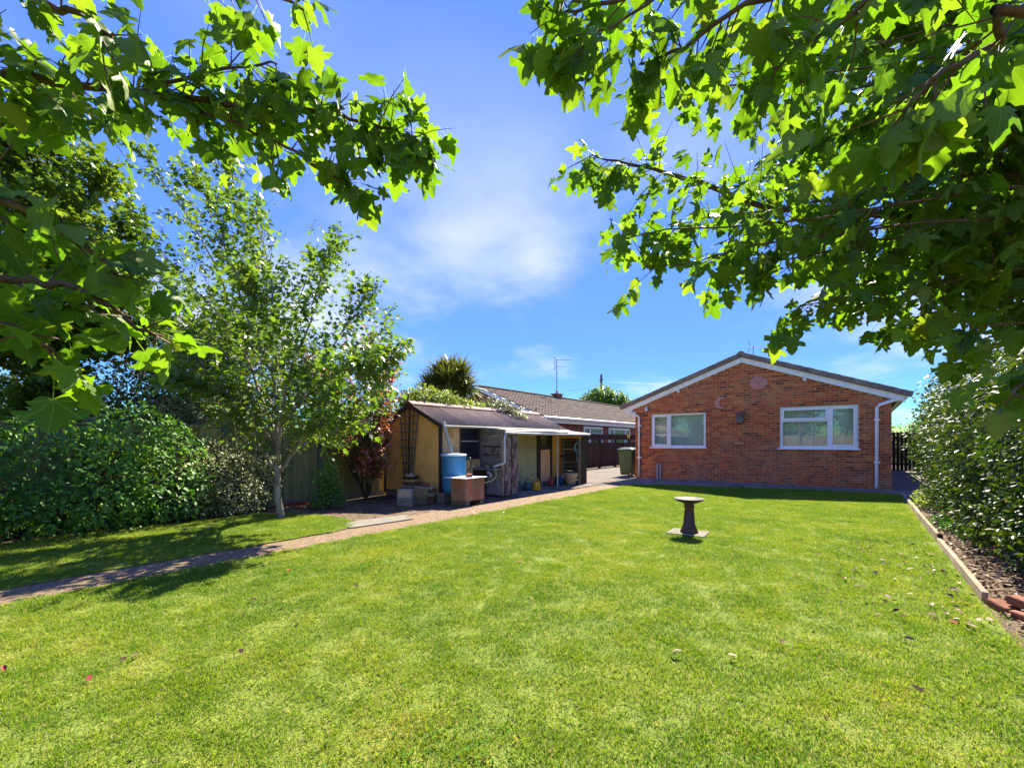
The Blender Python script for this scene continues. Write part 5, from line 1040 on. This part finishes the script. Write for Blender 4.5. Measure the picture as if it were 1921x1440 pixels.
br([(300, 180, 1.35), (480, 250, 1.4), (600, 315, 1.42), (670, 360, 1.45)], .006, .003, 15, .15, 4, 0.066, .2)
br([(250, 172, 1.32), (420, 130, 1.38), (520, 120, 1.42)], .006, .003, 10, .15, 4, 0.065, .2)
br([(-300, -60, .95), (0, -20, 1.0), (130, 20, 1.0), (210, 70, 1.02)], .016, .004, 11, .18, 3, 0.073, .3, hub + Vector((0, 0, .5)))
br([(-100, -160, 1.05), (200, -90, 1.1), (400, -50, 1.15), (570, 20, 1.2)], .014, .003, 16, .2, 3, 0.071, .35, hub + Vector((0, 0, .9)))
br([(-300, 330, .85), (-60, 360, .92), (60, 400, .95), (170, 470, 1.0), (220, 520, 1.0)], .013, .003, 12, .19, 3, 0.075, .3, hub + Vector((0, 0, -.1)), droop=.35)
br([(-300, 500, .85), (-40, 520, .9), (110, 535, .95), (230, 590, 1.0), (290, 640, 1.02)], .013, .003, 14, .18, 3, 0.075, .3, hub + Vector((0, 0, -.4)), droop=.4)
br([(-200, 580, .85), (-20, 600, .85), (60, 630, .9), (100, 660, .92)], .008, .003, 6, .15, 3, 0.075, .2, droop=.5)
big_maple(pl, 'maple_tree', 'maple whose leafy branches reach in on the hedge side', (b.x, b.y, 0), 'barktan')
pl = Plant(); b = Vector((1.75, 3.05, -.05)); pl.limb([b, b + Vector((-.03, 0, 1.2)), b + Vector((.05, .05, 2.6)), b + Vector((0, 0, 4.6))], .15, .06, .01, 10)
hub = b + Vector((0, 0, 2.0)); H = lambda z: b + Vector((0, 0, z))
br([(1990, 412, 2.0), (1850, 410, 2.05), (1720, 412, 2.1), (1600, 395, 2.2), (1430, 385, 2.3), (1290, 335, 2.25), (1190, 310, 2.2), (1110, 290, 2.15)], .034, .003, 70, .34, 5, 0.073, .12, hub)
br([(1930, 330, 1.8), (1905, 240, 1.75), (1885, 185, 1.7), (1800, 60, 1.6)], .018, .005, 24, .3, 5, .10, .2, H(2.3))
for tip, d, n, z in (((1200, 200), 2.2, 22, 2.6), ((1330, 160), 2.3, 22, 2.8), ((1160, 450), 2.1, 26, 2.1), ((1210, 500), 2.1, 26, 2.0), ((1330, 515), 2.2, 26, 2.0), ((1400, 490), 2.6, 34, 2.2), ((1500, 575), 2.0, 22, 1.9), ((1590, 575), 2.0, 18, 1.9), ((1700, 600), 1.9, 18, 1.8), ((1740, 540), 2.3, 28, 2.0), ((1880, 540), 2.0, 26, 2.0), ((1560, 520), 2.6, 40, 2.2),
                      ((1500, 250), 2.7, 40, 2.7), ((1450, 330), 3.0, 40, 2.6), ((1650, 200), 2.6, 40, 2.8), ((1700, 480), 2.8, 40, 2.3), ((1800, 330), 2.6, 40, 2.6), ((1850, 500), 2.4, 36, 2.3), ((1800, 150), 2.4, 40, 2.9), ((1600, 80), 2.4, 40, 3.0), ((1700, 0), 2.2, 36, 3.1), ((1460, 120), 2.8, 34, 2.9), ((1790, 630), 1.8, 16, 1.7), ((1900, 100), 2.0, 36, 2.8), ((1620, 330), 3.2, 40, 2.6), ((1380, 420), 2.6, 34, 2.3), ((1640, 500), 2.5, 28, 2.0), ((1280, 420), 2.3, 22, 2.2), ((1420, 220), 2.2, 30, 2.7)):
    e = at(*tip, d); s0 = H(z); mid = s0.lerp(e, .5) + Vector((0, 0, .12)); c = pl.limb([s0, mid, e], .009, .0025, .012, 6); pl.spray(c, int(n * (1.15 if tip[0] > 1420 else 1.0)), .33, 5, .084, .28, **LS)
br([(1800, -120, 1.2), (1500, -90, 1.2), (1300, -30, 1.2), (1120, 10, 1.2), (1040, 40, 1.2)], .012, .003, 32, .19, 4, 0.071, .25, H(2.9))
br([(1600, -60, 1.1), (1400, 10, 1.15), (1280, 90, 1.2), (1200, 120, 1.22)], .008, .003, 15, .16, 4, 0.071, .2)
br([(1250, -20, 1.15), (1130, 60, 1.15), (1075, 110, 1.15)], .004, .002, 8, .12, 3, 0.071, .4)
br([(1900, -120, 1.0), (1700, -40, 1.0), (1540, 60, 1.05), (1450, 130, 1.1)], .01, .003, 22, .2, 4, 0.073, .25, H(2.7))
br([(2050, 60, .8), (1880, 80, .78), (1760, 140, .78), (1690, 210, .8)], .01, .003, 11, .17, 3, 0.079, .3, H(2.2))
br([(2050, 640, 1.1), (1950, 690, 1.05), (1900, 740, 1.0)], .006, .003, 6, .12, 3, 0.071, .4, H(1.7))
big_maple(pl, 'maple_tree', 'maple whose dense leafy boughs overhang the glossy bush', (b.x, b.y, 0), 'barktan')

# ================================================================== LITTER
def curled(seed):
    v, t_ = leafshape('oval'); v = v.copy(); r_ = random.Random(seed); v[:, 2] += .35 * np.abs(v[:, 0]) * r_.uniform(-1, 1.6) + .18 * v[:, 1] ** 2 * r_.uniform(-1, 1.2); return v, t_
CUR = [curled(i) for i in range(4)]
def fallen(mat):
    r_ = []
    for v, t_ in CUR: me = bpy.data.meshes.new('fallen_leaf'); rawmesh(me, v, t_); me.materials.append(MT[mat]); r_.append(me)
    return r_
FD, FR = fallen('deadleaf'), fallen('redleaf')
def drop(mes, x, y, sz, label, group, z=.028):
    o = bpy.data.objects.new('fallen_leaf', random.choice(mes)); C.objects.link(o); o.location = (x, y, z); o.rotation_euler = (rnd(-.5, .5), rnd(-.5, .5), rnd(0, 6.28)); o.scale = (sz, sz, sz); return tag(o, label, 'leaf', group)
n = 0
while n < 130:
    y = rnd(4.3, 7.6); x = .74 - abs(random.gauss(0, .55))
    if x < -.75: continue
    drop(FD, x, y, rnd(.035, .068), 'dry curled leaf lying on the lawn near the timber edging', 'fallen leaves by the edging'); n += 1
for u, v, k in ((168, 1285, 'r'), (10, 1267, 'r'), (245, 1240, 'p'), (237, 1245, 'p'), (456, 1232, 'p'), (505, 1056, 'd'), (545, 1075, 'r'), (497, 1067, 'd'), (470, 1128, 'd'), (756, 1052, 'r'), (662, 1104, 'd'), (1782, 1168, 'r'), (1715, 1208, 'd'), (1383, 1238, 'p'), (1465, 1215, 'd'), (1260, 1231, 'd'), (971, 1057, 'r'), (945, 962, 'r'), (890, 965, 'd'), (1735, 1308, 'd')):
    d = FPX * CAM_H / (v - HOR); p = at(u, v, d)
    drop(FR if k == 'r' else FD, p.x, p.y, rnd(.05, .07), {'r': 'reddish dead leaf lying alone on the open lawn', 'd': 'brown dead leaf lying alone on the open lawn', 'p': 'pale dead leaf lying alone on the open lawn'}[k], {'r': 'reddish leaves on the lawn', 'd': 'brown leaves on the lawn', 'p': 'pale leaves on the lawn'}[k])
def litter(n, xr, yr, mat, sz, label, z=0.0, bias=None):
    P = np.stack([rng.uniform(*xr, n), rng.uniform(*yr, n), np.full(n, z) + rng.uniform(.004, .02, n)], 1); D = rng.normal(size=(n, 3)) * (1, 1, .25); N_ = rng.normal(size=(n, 3)) * .3 + (0, 0, 1)
    return tag(soup('leaf_litter', mat, P, D, N_, rng.uniform(.6, 1.2, n) * sz, CUR), label, 'leaf litter')
litter(3600, (.86, 1.75), (4.4, 13.5), 'deadleaf', .06, 'dry leaf litter on the soil under the glossy bush', -.005)
def clover(n, label):
    c = np.array([(rng.uniform(-5.2, .5), rng.uniform(.8, 9)) for _ in range(26)]); k = rng.integers(0, 26, n)
    P = np.concatenate([c[k] + rng.normal(size=(n, 2)) * (.22, .18), rng.uniform(.012, .03, (n, 1))], 1); P = P[(P[:, 0] > -5.4) & (P[:, 0] < .7)]; m_ = len(P)
    return tag(soup('clover', 'clover', P, rng.normal(size=(m_, 3)) * (1, 1, .2), rng.normal(size=(m_, 3)) * .25 + (0, 0, 1), rng.uniform(.012, .024, m_), DIA), label, 'clover')
clover(9000, 'patches of darker clover leaves among the lawn grass')
litter(900, (-6.2, -5.5), (-2, 12.5), 'deadleaf', .022, 'scattered crumbs of dry leaf on the brown path', -.014)
litter(900, (-9.4, -6.2), (4.4, 8.3), 'deadleaf', .035, 'brown leaf litter on the soil before the shed', -.028)
litter(160, (-9.2, -7.2), (4.6, 6.9), 'redleaf', .04, 'fallen red leaves on the soil before the green fence', -.026)
